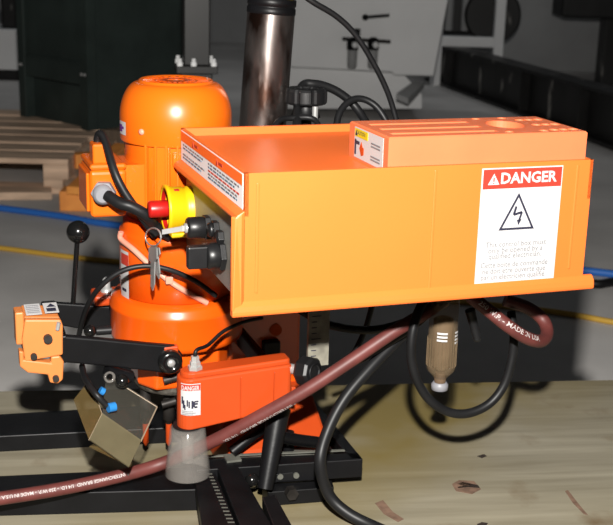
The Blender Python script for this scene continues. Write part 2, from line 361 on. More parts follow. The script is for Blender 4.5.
def wrap(mb, pxs, r, h=.0006, n=8):   # a patch on a cylinder: (px left, py top, px right, py bottom)
    x0, y0, x1, y1 = pxs; a = oncyl(x0, (y0 + y1) / 2, r); b = oncyl(x1, (y0 + y1) / 2, r)
    t0, t1 = atan2(a.y, a.x), atan2(b.y, b.x)
    if t1 < t0: t0 -= 2 * pi
    zt, zb = oncyl((x0 + x1) / 2, y0, r).z, oncyl((x0 + x1) / 2, y1, r).z; vs = []; fs = []
    for i in range(n + 1):
        t = t0 + (t1 - t0) * i / n
        for z in (zb, zt): vs.append(V(((r + h) * cos(t), (r + h) * sin(t), z)))
    for i in range(n): fs.append((2 * i, 2 * i + 2, 2 * i + 3, 2 * i + 1))
    mb.add(vs, fs, True); return mb
st = wrap(MB(), (120.3, 121.5, 126, 134.5), R, .0005).build('sticker', 'white', mac)
wrap(MB(), (120.6, 124, 122.8, 131), R, .0009).build('sticker_mark', 'purple', st)
wrap(MB(), (122.8, 126.5, 124.3, 129), R, .0009).build('sticker_mark', 'purple', st)
q = oncyl(141.5, 132, R); n_ = V((q.x, q.y, 0)).normalized()
MB().lathe([(.0042, -.001), (.004, .0015), (.002, .0025)], q, n_, 12).build('screw', 'tie', cowl)
# motor body with cooling fins
body = MB().lathe([(.06, .372), (.070, .376), (.070, .486)], seg=48).build('motor_body', 'motor', mac)
for i in range(32):
    a = 2 * pi * i / 32
    if radians(150) < a < radians(215): continue
    MB().box((.066, -.0017, .380), (.0765, .0017, .4845), Matrix.Rotation(a, 4, 'Z')).build('fin', 'motor', body, .0006, 1)
for a, z0, z1, wd in ((radians(243), .395, .4815, .010), (radians(264), .455, .474, .013)):
    MB().box((.06, -wd, z0), (.0735, wd, z1), Matrix.Rotation(a, 4, 'Z')).build('cast_pad', 'motor', body, .002)
# terminal box
tb = MB().box((-.1275, -.058, .388), (-.079, .03, .452)).build('terminal_box', 'motor', mac, .006, 3)
MB().box((-.1275, -.058, .4515), (-.079, .03, .4595)).build('terminal_lid', 'motor', tb, .004)
MB().box((-.09, -.045, .392), (-.05, .025, .455)).build('box_neck', 'motor', tb)
MB().box((-.1315, -.05, .395), (-.127, .022, .447)).build('side_cover', 'motor', tb, .002)
tg = MB().box((-.122, -.05, .458), (-.100, -.02, .485)).build('cable_entry', 'motor', mac, .003)
gp = L(104.5, 192, 'y', -.058)
gl = MB().cyl(gp, gp + V((-.004, -.012, 0)), .0165, seg=6, smooth=False).build('cable_gland', 'gland', mac, .0015)
MB().lathe([(.0135, 0), (.0125, .008), (.0085, .011)], gp + V((-.004, -.012, 0)), V((-.2, -1, -.05)), 20).build('gland_nut', 'gland', gl)
MB().tube([gp + V((0, -.02, 0)), gp + V((.014, -.036, -.008)), L(132, 207, 'y', -.10), L(147, 216, 'y', -.10), L(154, 226, 'y', -.085), L(170, 236, 'y', -.08)], .0078, 14).build('power_cable', 'rubber', mac)
MB().tube([L(98, 152, 'y', -.03), L(97.5, 140, 'y', -.03), L(100, 134, 'y', -.035), L(105, 141, 'y', -.045), L(114, 170, 'y', -.075), L(124, 191, 'y', -.085), L(140, 214, 'y', -.09), L(155, 235, 'y', -.085)], .0055, 12).build('power_cable', 'rubber', mac)

# --- spindle head below the motor
hd = MB().lathe([(.066, .20), (.066, .262), (.080, .266), (.080, .352), (.079, .356), (.075, .358), (.074, .374), (.066, .376)], seg=64).build('spindle_housing', 'paint', mac)
mb = MB().lathe([(.085, .196), (.0935, .2), (.0945, .206), (.0945, .243), (.0955, .245), (.0955, .249), (.0935, .252), (.0925, .258), (.088, .263), (.066, .266)], seg=72)
mb.build('gearbox_flange', 'paint', mac)
oc = [( -.064, -.035), (-.045, -.066), (.045, -.066), (.066, -.035), (.066, .06), (-.064, .06)]
MB().prism([V((x, y, .138)) for x, y in oc], (0, 0, .062)).build('drill_head', 'paint', mac, .004)
MB().lathe([(.056, .124), (.062, .126), (.064, .132), (.066, .139)], seg=40).build('drill_head_ring', 'ringmetal', mac)
for dx in (-.05, -.018, .018, .05):
    sp = MB().lathe([(.004, .068), (.005, .074), (.0085, .076), (.0085, .10), (.007, .126)], (dx, -.03 + abs(dx) * .3, 0), (0, 0, 1), 16).build('spindle', 'darkmetal', mac)
    if dx < .03: MB().lathe([(.0015, .034), (.0045, .04), (.0045, .069)], (dx, -.03 + abs(dx) * .3, 0), (0, 0, 1), 12).build('drill_bit', 'redorange', sp)
for q in ((172, 380, -.075), (170, 404, -.05)):
    p_ = L(q[0], q[1], 'y', q[2]); MB().cyl(p_ - V((.012, 0, .0)), p_ + V((.008, 0, .004)), .0055, seg=10).build('linkage_joint', 'darkmetal', mac)
# sticker on the housing
st = wrap(MB(), (121.5, 251, 129, 305), .080, .0006).build('sticker', 'white', mac)
wrap(MB(), (121.8, 254, 128.8, 265), .080, .001).build('sticker_header', 'redink', st)
wrap(MB(), (123, 288, 127, 291), .080, .001, 3).build('sticker_mark', 'ink', st)
# orange bracket with bolt at the back left
MB().box((-.112, .03, .236), (-.06, .075, .252)).build('mount_ear', 'redorange', mac, .004)
p_ = V((-.092, .05, .251)); MB().lathe([(.0085, 0), (.0085, .006), (.0055, .0065), (.0055, .02), (.003, .022)], p_, (0, 0, 1), 12).build('bolt', 'steel', mac)
# cable tie round the head: band plus loose tail
tp = [(118, 232), (120, 239), (134, 250), (150, 265), (168, 280), (185, 291), (207, 303)]
pts = [oncyl(max(a, 121), b, .083) for a, b in tp[:2]] + [oncyl(a, b, .0835) for a, b in tp[2:]]
tie = MB().tube(pts, .004, 8).build('cable_tie', 'tie', mac)
p_ = oncyl(169, 280, .086); MB().box(p_ - V((.005, .004, .005)), p_ + V((.005, .004, .005))).build('tie_head', 'tie', tie, .001)
MB().tube([oncyl(170, 278, .086), oncyl(176, 272, .087), oncyl(188, 276, .086)], .0016, 8).build('tie_tail', 'tie', tie)
# thin control cable arching from the handle over the head to the box
MB().tube([L(78, 352, 'y', -.02), L(79, 335, 'y', -.02), L(87, 307, 'y', -.06), L(101, 286, 'y', -.09), L(122, 271, 'y', -.10), L(146, 266, 'y', -.105), L(170, 270, 'y', -.11), L(195, 281, 'y', -.11), L(216, 296, 'y', -.11)], .0036, 10).build('control_cable', 'rubber', mac)

# --- lever with ball
lb0, lb1 = L(72, 308, 'y', .05), L(77.5, 236, 'y', .05)
lv = MB().cyl(lb0 - V((0, 0, .012)), lb1, .0036, seg=14).build('lever_rod', 'ball', mac)
MB().sphere(L(78, 232, 'y', .05), .0165).build('ball_knob', 'ball', lv)

# --- black bow handle: two arms and a cross piece
ya = -.105
A = [L(64, 336, 'y', ya), L(100, 339, 'y', ya), L(150, 344, 'y', ya), L(176, 346, 'y', ya), L(183, 355, 'y', ya), L(182, 367, 'y', ya), L(173, 375, 'y', ya), L(150, 371.5, 'y', ya), L(100, 366, 'y', ya), L(64, 363, 'y', ya)]
MB().prism(A, (0, .011, 0)).build('bow_arm', 'black', mac, .003, 3)
pv = L(169.5, 360.5, 'y', ya)
pc = MB().lathe([(.0165, 0), (.0165, .008), (.014, .0115), (.0085, .0125), (.008, .011), (.0, .011)], pv, (0, -1, 0), 28, cap=False).build('pivot_cap', 'ball', mac)
MB().lathe([(.0055, .009), (.0055, .0125), (.003, .014), (0, .014)], pv, (0, -1, 0), 14, cap=False).build('pivot_screw', 'steel', pc)
p_ = L(169, 349, 'y', -.1); MB().box((p_.x - .008, -.106, p_.z - .004), (p_.x + .012, -.094, p_.z + .005)).build('stop_tab', 'redorange', mac, .002)
yb = .045
Bp = [L(52, 303, 'y', yb), L(112, 307, 'y', yb), L(112, 332, 'y', yb), L(100, 335, 'y', yb), L(84, 330, 'y', yb), L(62, 326, 'y', yb), L(52, 330, 'y', yb)]
MB().prism(Bp, (0, .011, 0)).build('bow_arm', 'black', mac, .002)
x0_ = A[0].x
MB().hexa([V((x0_ - .012, ya, A[0].z - .038)), V((x0_ + .004, ya, A[0].z - .038)), V((x0_ + .008, yb + .01, Bp[0].z - .034)), V((x0_ - .012, yb + .01, Bp[0].z - .034))],
          [V((x0_ - .012, ya, A[0].z)), V((x0_ + .004, ya, A[0].z)), V((x0_ + .008, yb + .01, Bp[0].z + .001)), V((x0_ - .012, yb + .01, Bp[0].z + .001))]).build('bow_bridge', 'black', mac, .002)
p0_, p1_ = L(96, 331, 'y', -.03), L(111, 330, 'y', -.03)
MB().cyl(p0_, p1_, .0062, seg=14).build('ball_plunger', 'knob', mac)
MB().sphere(L(90, 331, 'y', -.03), .0088).build('plunger_ball', 'ball', mac)

# --- orange trigger housing on the handle's end
yt = -.118
T = [L(25, 320, 'y', yt), L(61, 320, 'y', yt), L(63, 326, 'y', yt), L(63, 355, 'y', yt), L(25, 362, 'y', yt), L(22, 340, 'y', yt)]
trig = MB().prism(T, (0, .012, 0)).build('trigger_housing', 'trigger', mac, .002)
tz = T[0].z
MB().hexa([T[4] + V((0, .012, .004)), T[3] + V((0, .012, .0)), T[3] + V((0, .07, .004)), T[4] + V((0, .07, .004))],
          [T[0] + V((0, .012, 0)), T[1] + V((0, .012, 0)), T[1] + V((-.002, .052, .004)), T[0] + V((0, .052, .004))]).build('trigger_body', 'trigger', trig, .002)
fc = Face(T[0] + V((.003, .014, .0014)), (1, 0, 0), (0, 1, .1))
MB().hexa(*[[fc.p(a, b, h) for a, b in ((0, 0), (.020, 0), (.020, .034), (0, .034))] for h in (.0, .0006)]).build('sticker', 'white', trig)
mb = fc.rect(MB(), .024, .002, .042, .034, 0, .0006); mb.build('sticker', 'white', trig)
fc.poly(fc.rect(MB(), .027, .006, .039, .016, .0006, .001), [(.028, .02), (.040, .02), (.034, .031)], .0006, .001).build('sticker_mark', 'ink', trig)
mb = MB()
for i in range(5): fc.rect(mb, .002, .005 + i * .0055, .018, .0065 + i * .0055, .0006, .001)
mb.build('sticker_mark', 'greyink', trig)
for (a, b, rr, dd) in ((48, 339, .0056, .006), (34, 357, .0042, .004), (56, 379, .0042, .004)):
    p_ = L(a, b, 'y', yt - .004); MB().cyl(p_ + V((0, .004, 0)), p_ - V((0, dd - .003, 0)), rr, seg=14).build('screw', 'darkmetal', trig)
Hk = [L(a, b, 'y', yt) for a, b in ((19, 351), (24, 352), (24, 360), (51, 363), (51, 357), (60, 356), (64, 362), (63, 380), (58, 384), (50, 383), (48, 375), (28, 373), (20, 367))]
MB().prism(Hk, (0, .016, 0)).build('hook_bracket', 'trigger', trig, .002)
p_ = L(58, 326, 'y', yt - .002); MB().cyl(p_ - V((.001, 0, .005)), p_ + V((.001, -.001, .005)), .0028, seg=10).build('spring_pin', 'steel', trig)
fb = [L(22, 312, 'y', -.11), L(20, 340, 'y', -.11)]
MB().box((fb[1].x - .005, -.112, fb[1].z - .006), (fb[0].x + .002, -.085, fb[0].z)).build('side_bracket', 'trigger', trig, .002)

# --- tinted acrylic dust guard with its fittings
def sheet(name, pts, m, th=.0025, parent=mac):
    P = [V(p) for p in pts]; n = (P[1] - P[0]).cross(P[2] - P[0]).normalized(); return MB().prism(P, n * th).build(name, m, parent)
g1 = L(90, 381, 'y', -.085); g2 = L(74, 401, 'y', -.11); g3 = L(89, 440, 'y', -.185); g4 = L(102, 414, 'y', -.155)
g5 = L(141, 441, 'y', -.185); g6 = L(133, 466, 'y', -.225); g7 = L(157, 407, 'y', -.115); g8 = L(106, 375, 'y', -.085)
g6 = g3 + (g5 - g4)
gd = sheet('dust_guard', [g1, g2, g3, g4], 'acrylic')
sheet('guard_panel', [g4, g3, g6, g5], 'acryfront', parent=gd)
sheet('guard_panel', [g8, g4, g5, g7], 'acryclear', parent=gd)
g9 = L(89, 447, 'y', -.19); sheet('guard_panel', [g9, L(130, 467, 'y', -.20), L(136, 450, 'y', -.175), L(96, 443, 'y', -.17)], 'acrylic', parent=gd)
for a, b, c in ((g8, g7, .0009), (g7, g5, .0011), (g4, g5, .0009), (g4, g3, .001), (g1, g4, .0008)):
    MB().cyl(a, b, c, seg=6).build('guard_edge_glint', 'acryglint', gd)  # painted glints along the guard's edges
p_ = L(109, 377, 'y', -.12); MB().lathe([(.0048, 0), (.0075, 0), (.0075, .006), (.0048, .006), (.0048, 0)], p_, (.1, -1, .3), 20, cap=False).build('eyelet', 'cup', gd)
p_ = L(122, 381, 'y', -.115); MB().sphere(p_, .0092).build('clamp_ball', 'ball', mac)
MB().cyl(L(106, 371, 'y', -.10), L(131, 377, 'y', -.09), .0085, seg=12).build('guard_arm', 'black', mac)
MB().tube([L(82, 366, 'y', -.07), L(85, 378, 'y', -.11), L(95, 393, 'y', -.15), L(107, 406, 'y', -.155)], .0042, 12).build('air_tube', 'rubber', mac)
a_, b_ = L(108, 408, 'y', -.158), L(115, 406.5, 'y', -.155); MB().cyl(a_, b_, .0062, seg=14).build('push_fitting', 'bluefit', mac)
a_, b_ = L(100, 390, 'y', -.125), L(104, 392, 'y', -.125); MB().cyl(a_, b_, .005, seg=14).build('push_fitting', 'bluefit', mac)

# --- orange hold-down arm with clear cup and black knob
yh = -.19
def pr(px_, py_): return L(px_, py_, 'y', yh)
lft, rgt = pr(193, 400).x, pr(289.5, 400).x; zl0, zl1 = pr(179, 432).z, pr(178, 381).z; zr0, zr1 = pr(286, 409).z, pr(286, 366).z
foot = []
for i in range(13):
    a = pi / 2 + pi * i / 12; foot.append((lft + .0165 * cos(a), yh + .019 + .019 * sin(a)))
foot += [(rgt, yh + .002), (rgt + .004, yh + .006), (rgt + .004, yh + .034), (rgt, yh + .036)]
def zz(x, a, b): t = (x - lft) / (rgt - lft); return a + (b - a) * t
bt = [V((x, y, zz(x, zl0, zr0))) for x, y in foot]; tp = [V((x, y, zz(x, zl1, zr1))) for x, y in foot]
n = len(foot); mb = MB().add(bt + tp, [list(range(n))[::-1], list(range(n, 2 * n))] + [(i, (i + 1) % n, n + (i + 1) % n, n + i) for i in range(n)])
hold = mb.build('hold_down_arm', 'redorange', mac, .003, 3)
mb = MB(); ft2 = [(x, y) for x, y in foot]; ft2 = [((x - .03) * .965 + .032, (y - yh - .019) * .8 + yh + .021) for x, y in ft2]
MB().prism([V((x, y, zz(x, zl1, zr1) - .002)) for x, y in ft2], (0, 0, .0085)).build('arm_cap', 'redorange', hold, .003, 3)
for x in (.042, .088):
    MB().box((x, yh - .0012, zz(x, zl0, zr0) + .004), (x + .0015, yh + .003, zz(x, zl1, zr1) - .006)).build('moulding_line', 'redorange', hold, .0006)
cx = pr(191, 440).x; cy = yh + .019
# sticker on the rounded end
def endpos(a, z, h):      # a: degrees round the end, past 270 it runs on along the flat side
    if a <= 270: return V((lft + (.0165 + h) * cos(radians(a)), yh + .019 + (.019 + h) * sin(radians(a)), z))
    return V((lft + (a - 270) * .0003, yh + (.002 * (a - 270) * .0003 / (rgt - lft)) - h, z))
def wrap_end(mb, a0, a1, z0, z1, h, n=10):
    vs = []; fs = []
    for i in range(n + 1):
        a = a0 + (a1 - a0) * i / n
        for z in (z0, z1): vs.append(endpos(a, z, h))
    for i in range(n): fs.append((2 * i, 2 * i + 2, 2 * i + 3, 2 * i + 1))
    return mb.add(vs, fs, True)
z0, z1 = zl0 + .021, zl1 - .006
st = wrap_end(MB(), 214, 303, z0, z1, .0006).build('sticker', 'white', hold)
wrap_end(MB(), 215, 302, z1 - .0095, z1 - .001, .001).build('sticker_header', 'redink', st)
def bend_text(mb, body, a0, a1, z, size, h, bold=.02):
    vs, fs = text_mesh(body, bold); w0 = min(q.x for q in vs); w1 = max(q.x for q in vs)
    out = []
    for q in vs:
        a = a0 + (a1 - a0) * (q.x - w0) / (w1 - w0); out.append(endpos(a, z + q.y * size, h))
    return mb.add(out, fs)
bend_text(MB(), 'DANGER', 220, 297, z1 - .0085, .0085, .0016).build('lettering', 'white', st)
zm = z0 + .012
mb = MB()
for a0, a1, b0, b1 in ((202, 207, .004, .014), (206, 211, -.002, .009), (210, 214, -.004, .003), (217, 221, .001, .010), (222, 226, -.001, .008), (230, 235, -.002, .009), (234, 240, .0, .008), (239, 248, .003, .0055), (238, 247, -.0015, .001), (240, 250, .0065, .0085)):
    wrap_end(mb, 216 + (a0 - 200) * 1.55, 216 + (a1 - 200) * 1.55, zm + b0, zm + b1, .0012, 3)
mb.build('sticker_mark', 'ink', st)
mb = MB()
for i in range(3): wrap_end(mb, 222, 270 + 12 * (i % 2), z0 + .001 + i * .0022, z0 + .0019 + i * .0022, .0012, 4)
mb.build('sticker_mark', 'greyink', st)
MB().lathe([(.0185, -.003), (.0195, -.001), (.0195, .004)], (cx, cy, zl0 - .003), (0, 0, 1), 32).build('rubber_ring', 'rubber', hold)
zc = pr(190, 477).z - .004
mb = MB().lathe([(.0305, zc), (.0295, zc + .012), (.0235, zl0 - .004), (.0195, zl0 - .001), (.018, zl0 - .001), (.022, zl0 - .005), (.028, zc + .012), (.029, zc)], (cx, cy, 0), (0, 0, 1), 40, cap=False)
mb.build('clear_cup', 'cup', hold)
MB().lathe([(.008, zc + .018), (.009, zl0 - .002)], (cx, cy, 0), (0, 0, 1), 20).build('plunger', 'cup', hold)
fz = zl1 + .0065; fx = pr(200, 372).x - .002
ftg = MB().lathe([(.0098, 0), (.0098, .005), (.0072, .0055), (.0072, .011), (.0055, .0115), (.0055, .018), (.004, .0185)], (fx, cy, fz), (0, 0, 1), 6, smooth=False).build('air_fitting', 'steel', hold)
ft = V((fx, cy, fz + .014))
MB().tube([ft, ft + V((.002, 0, .012)), L(208, 345, 'y', -.15), L(224, 331, 'y', -.13), L(244, 322, 'y', -.10), L(262, 318, 'y', -.08)], .0026, 10).build('air_tube', 'rubber', mac)
kn = L(306, 371, 'y', -.20)
kd = V((.55, -.80, .12)).normalized()
kb = MB().lathe([(.001, 0), (.0185, 0), (.0205, .004), (.0205, .018), (.018, .022), (.012, .022), (.011, .0205), (0, .0205)], kn - kd * .008, kd, 8, smooth=False, cap=False).build('clamp_knob', 'knob', mac, .002)
MB().lathe([(.0115, .0215), (.013, .0235), (.0105, .0235)], kn - kd * .008, kd, 24, cap=False).build('knob_ring', 'rubber', kb)
MB().cyl(kn - kd * .035, kn - kd * .006, .007, seg=12).build('knob_stud', 'steel', kb)
p_ = L(293, 390, 'y', -.17); MB().box(p_ - V((.003, .003, .005)), p_ + V((.003, .003, .005))).build('stop_tab', 'redorange', mac, .001)
MB().box((rgt - .012, yh + .02, zr0 + .012), (rgt + .0, .035, zr1 - .02)).build('arm_pivot', 'black', mac, .004)

# --- control box: grey case inside, orange plastic cover outside
X0, X1, Y0, Y1, ZT, ZB = -.012, .4145, -.388, -.082, .509, .353
ZS = .462                                                         # lower edge of the cover's sides
tr, th = .010, .006
case = MB().box((X0 + .006, Y0 + .012, ZB), (X1 - .008, Y1 - .004, ZT - tr - .004)).build('control_case', 'sheet', mac, .001)
mb = MB()
mb.box((X0 + .002, Y0 + .002, ZT - tr - .004), (X1 - .002, Y1 - .002, ZT - tr))                                          # tray floor
mb.box((X0, Y0, ZB + .012), (X1, Y0 + .005, ZT)); mb.box((X0, Y1 - th, ZS), (X1, Y1, ZT))  # front apron, back
mb.box((X0, Y0, ZS), (X0 + .004, Y1, ZT)); mb.box((X1 - .004, Y0, ZS), (X1, Y1, ZT))         # sides
cover = mb.build('control_box_cover', 'cover', mac)
# rolled lips along the cover's lower edges
lip = MB()
def lipseg(p0, p1, d0, d1, wv):    # ribbon from p0 to p1 flaring by d0 then d1, thickness wv
    a = [p0, p0 + d0, p0 + d0 + d1, p0 + d1 * 1.0 + wv, p0 + wv]; b = [q - p0 + p1 for q in a]; n = len(a)
    lip.add(a + b, [list(range(n))[::-1], list(range(n, 2 * n))] + [(i, (i + 1) % n, n + (i + 1) % n, n + i) for i in range(n)])
lw = .0145
prof_b = [V((0, 0, .014)), V((0, -.0055, .0085)), V((0, -.0065, .003)), V((0, -.0065, -.001)), V((0, -.005, -.003)), V((0, .004, -.003)), V((0, .004, .014))]
a = [V((X0 - lw, Y0, ZB)) + q for q in prof_b]; b = [V((X1 + .0135, Y0, ZB)) + q for q in prof_b]; n = len(a)
MB().add(a + b, [list(range(n))[::-1], list(range(n, 2 * n))] + [(i, (i + 1) % n, n + (i + 1) % n, n + i) for i in range(n)]).build('front_lip', 'cover', cover, .0015)
for sx, xe, lw in ((-1, X0, .0145),):
    pv_ = [V((0, 0, 0)), V((sx * .004, -.004, 0)), V((sx * lw, -.0065, 0)), V((sx * (lw + .0005), -.004, 0)), V((sx * lw, .004, 0)), V((0, .005, 0))]
    a = [V((xe, Y0, ZB + .004)) + q for q in pv_]; b = [V((xe, Y0, ZS)) + q for q in pv_]; b[2] += V((.0045, .006, -.002)); b[3] += V((.004, .004, -.002)); b[1] += V((0, .002, .003)); b[0] += V((0, 0, .006)); n = len(a)
    MB().add(a + b, [list(range(n))[::-1], list(range(n, 2 * n))] + [(i, (i + 1) % n, n + (i + 1) % n, n + i) for i in range(n)]).build('edge_lip', 'cover', cover, .001)
    ws = lw * .62; ps_ = [V((0, 0, .006)), V((sx * ws, 0, .001)), V((sx * (ws + .001), 0, -.003)), V((sx * ws, 0, -.006)), V((0, 0, -.004))]
    a = [V((xe, Y0 - .0005, ZS)) + q for q in ps_]; b = [V((xe, Y1, ZS)) + q for q in ps_]; n = len(a)
    MB().add(a + b, [list(range(n))[::-1], list(range(n, 2 * n))] + [(i, (i + 1) % n, n + (i + 1) % n, n + i) for i in range(n)]).build('side_lip', 'cover', cover, .001)
# vertical moulding ribs on the front
for a_, zt_, zb_ in ((258, 183, 293), (436, 170, 290), (578, 165, 268)):
    p_, q_ = L(a_, zt_, 'y', Y0), L(a_, zb_, 'y', Y0)
    MB().box((p_.x - .0018, Y0 - .0011, q_.z), (p_.x + .0018, Y0 + .002, p_.z)).build('moulding_rib', 'cover', cover, .0009, 2)
# DANGER label on the front
la, lb_ = L(483, 168.5, 'y', Y0), L(553, 281, 'y', Y0)
LW, LH = lb_.x - la.x + .001, la.z - lb_.z
fr = Face((la.x - .001, Y0, lb_.z), (1, 0, 0), (0, 0, 1)); e = .0005
dl = fr.rect(MB(), 0, 0, LW, LH, -.0002, e).build('danger_label', 'white', mac)
hh = LH * .165
fr.rect(MB(), .002, LH - hh - .001, LW - .0015, LH - .0015, e, e * 2).build('label_header', 'redink', dl)
mb = fr.text(MB(), 'DANGER', LW * .57, LH - hh * .78, LW * .168, e * 3, .03, sx=1.02)
tx, ty, tw = LW * .145, LH - hh * .83, LW * .07
fr.poly(mb, [(tx - tw, ty), (tx + tw, ty), (tx, ty + tw * 1.75)], e * 2.4, e * 3); mb.build('lettering', 'white', dl)
mb = fr.rect(MB(), tx - .0007, ty + .0035, tx + .0007, ty + .0085, e * 3, e * 3.6); fr.rect(mb, tx - .0007, ty + .0012, tx + .0007, ty + .0024, e * 3, e * 3.6); mb.build('exclamation_mark', 'redink', dl)
def ring_tri(mb, pts, w, h0, h1):
    c = (sum(p[0] for p in pts) / 3, sum(p[1] for p in pts) / 3)
    inn = [(c[0] + (p[0] - c[0]) * (1 - w), c[1] + (p[1] - c[1]) * (1 - w)) for p in pts]
    for i in range(3):
        j = (i + 1) % 3; fr.poly(mb, [pts[i], pts[j], inn[j], inn[i]], h0, h1)
ca = LW * .47
mb = MB(); ring_tri(mb, [(ca - LW * .22, LH * .475), (ca + LW * .22, LH * .475), (ca, LH * .785)], .17, e, e * 2.2)
def bar(mb, x0, y0, x1, y1, w):
    d = V((x1 - x0, y1 - y0)); n_ = V((-d.y, d.x)).normalized() * w
    fr.poly(mb, [(x0 - n_.x, y0 - n_.y), (x1 - n_.x, y1 - n_.y), (x1 + n_.x, y1 + n_.y), (x0 + n_.x, y0 + n_.y)], e, e * 2.2)
S = LW
bar(mb, ca - .02 * S, LH * .672, ca - .045 * S, LH * .602, .0013); bar(mb, ca - .045 * S, LH * .602, ca + .055 * S, LH * .622, .0013)
bar(mb, ca + .055 * S, LH * .622, ca + .025 * S, LH * .55, .0011)
fr.poly(mb, [(ca + .0 * S, LH * .557), (ca + .055 * S, LH * .562), (ca + .02 * S, LH * .512)], e, e * 2.2)
mb.build('shock_symbol', 'ink', dl)
mb = MB()
for i, t_ in enumerate(('This control box must', 'only be opened by a', 'qualified electrician.')): fr.text(mb, t_, LW * .48, LH * (.335 - i * .05), LW * .088, e * 2, 0, sx=.95)
for i, t_ in enumerate(('Cette boite de commande', 'ne doit etre ouverte que', 'par un electricien qualifi\u00e9.')): fr.text(mb, t_, LW * .48, LH * (.16 - i * .052), LW * .088, e * 2, 0, sx=.9)
mb.build('lettering', 'greyink', dl)
# warning strip on the left side of the cover
sf = Face((X0, Y1 - .004, ZS + .006), (0, -1, 0), (0, 0, 1)); SL, SH = Y1 - Y0 - .012, ZT - ZS - .008
ss = sf.rect(MB(), 0, 0, SL, SH, -.0002, e).build('warning_strip', 'stripwhite', mac)
sf.rect(MB(), .0015, SH * .66, SL - .0015, SH - .0012, e, 2 * e).build('strip_header', 'stripink', ss)
for t0 in (.22, .62):
    mb = sf.poly(MB(), [(SL * t0, SH * .71), (SL * (t0 + .03), SH * .71), (SL * (t0 + .015), SH * .90)], 2 * e, 3 * e); mb.build('strip_symbol', 'redink', ss)
    sf.rect(MB(), SL * (t0 + .04), SH * .77, SL * (t0 + .10), SH * .85, 2 * e, 3 * e).build('strip_word', 'redink', ss)
for m_, rows in (('greyink', (0, 3)), ('blueink', (1, 4)), ('redink', (2,))):
    mb = MB()
    for k in rows:
        zz_ = SH * (.54 - k * .105)
        for c0, c1 in ((.04, .43), (.49, .96)):
            x = c0 * SL; c1e = c1 * SL - random.random() * .02
            while x < c1e:
                wd = .006 + random.random() * .012
                if m_ != 'redink' or c0 > .4: sf.rect(mb, x, zz_, min(x + wd, c1e), zz_ + SH * .045, e, 2 * e)
                x += wd + .0028
    mb.build('strip_text_lines', m_, ss)['kind'] = 'stuff'

# --- switches on the grey side
xs = X0 + .006
def sw(px_, py_, x): q = L(px_, py_, 'x', x); return q.y, q.z
ey_, ez_ = sw(164.5, 209, -.040)
es = MB().lathe([(.029, 0), (.0285, .006), (.0265, .009), (.0285, .011), (.0295, .027), (.0318, .030), (.0318, .034), (.0265, .034), (.0255, .011)], (xs, ey_, ez_), (-1, 0, 0), 36, cap=False).build('stop_collar', 'yellow', mac)
MB().box((xs - .030, ey_ - .024, ez_ - .034), (xs - .002, ey_ + .020, ez_ - .0275)).build('collar_foot', 'yellow', es, .002)
MB().box((xs - .024, ey_ - .013, ez_ + .0245), (xs - .017, ey_ - .001, ez_ + .0278)).build('collar_slot', 'red', es, .0006)
MB().lathe([(.0262, .0095), (.0262, .033)], (xs, ey_, ez_), (-1, 0, 0), 36, cap=False).build('collar_lining', 'red', es)
MB().lathe([(.0095, .008), (.0095, .028), (.0105, .030), (.0112, .032), (.0112, .053), (.0102, .0555), (.0, .056)], (xs, ey_ - .002, ez_ + .001), (-1, 0, 0), 28, cap=False).build('stop_button', 'red', es)
def rot_switch(px_, py_, x, r, ln, hexr):
    y, z = sw(px_, py_, x); b = MB().lathe([(hexr, 0), (hexr, .007)], (xs, y, z), (-1, 0, 0), 6, smooth=False).build('switch_nut', 'knob', mac, .001)
    MB().lathe([(r * .9, .006), (r, .008), (r, ln), (r * .85, ln + .002), (0, ln + .002)], (xs, y, z), (-1, 0, 0), 24, cap=False).build('switch_body', 'knob', b)
    return b, y, z
kb_, ky, kz = rot_switch(190, 228, -.03, .0135, .026, .016)
MB().lathe([(.0062, .027), (.0062, .031), (0, .031)], (xs, ky, kz), (-1, 0, 0), 14, cap=False).build('key_barrel', 'steel', kb_)
_b, y_, z_ = rot_switch(208, 230, -.018, .009, .010, .012)
sb, sy, sz = rot_switch(212, 256, -.02, .0155, .020, .0185)
MB().box((xs - .044, sy - .0065, sz - .0135), (xs - .018, sy + .0065, sz + .0135)).build('selector_grip', 'knob', sb, .002)
_b2, y2_, z2_ = rot_switch(216, 238, -.014, .008, .006, .010)
# under-box brackets and pipework
MB().box((.27, -.29, .318), (.37, -.16, .349)).build('mount_bracket', 'black', mac, .003)
MB().box((.13, -.19, .30), (.40, -.13, .349)).build('carrier_beam', 'black', mac, .003)
MB().box((.05, -.13, .315), (.21, .06, .349)).build('carrier_plate', 'black', mac, .003)
# --- filter bowl
by = -.24; bt_ = L(444, 316, 'y', by); bb_ = L(444, 372, 'y', by); bx = bt_.x; zb0 = bb_.z; zt0 = .328; rb = .0195
bo = MB().lathe([(.008, zb0 - .008), (.012, zb0 - .003), (rb - .001, zb0 + .004), (rb, zb0 + .010), (rb, zt0)], (bx, by, 0), (0, 0, 1), 36).build('filter_bowl', 'bowl', mac)
mb = MB()
for i in range(28):
    a = 2 * pi * i / 28; mb.cyl((bx + (rb + .0002) * cos(a), by + (rb + .0002) * sin(a), zb0 + .011), (bx + (rb + .0002) * cos(a), by + (rb + .0002) * sin(a), zb0 + .05), .0007, seg=5)
mb.build('bowl_ribs', 'bowl', bo)
MB().lathe([(.0095, zb0 - .0245), (.0115, zb0 - .0235), (.0115, zb0 - .0165), (.009, zb0 - .0135)], (bx, by, 0), (0, 0, 1), 20).build('drain_knob', 'gland', bo)
MB().lathe([(.0075, zb0 - .0145), (.0085, zb0 - .006), (.006, zb0)], (bx, by, 0), (0, 0, 1), 20).build('drain_neck', 'element', bo)
MB().lathe([(.006, zb0 + .004), (.0135, zb0 + .012), (.0135, zb0 + .075), (.008, zb0 + .078)], (bx, by, 0), (0, 0, 1), 24).build('filter_element', 'element', bo)
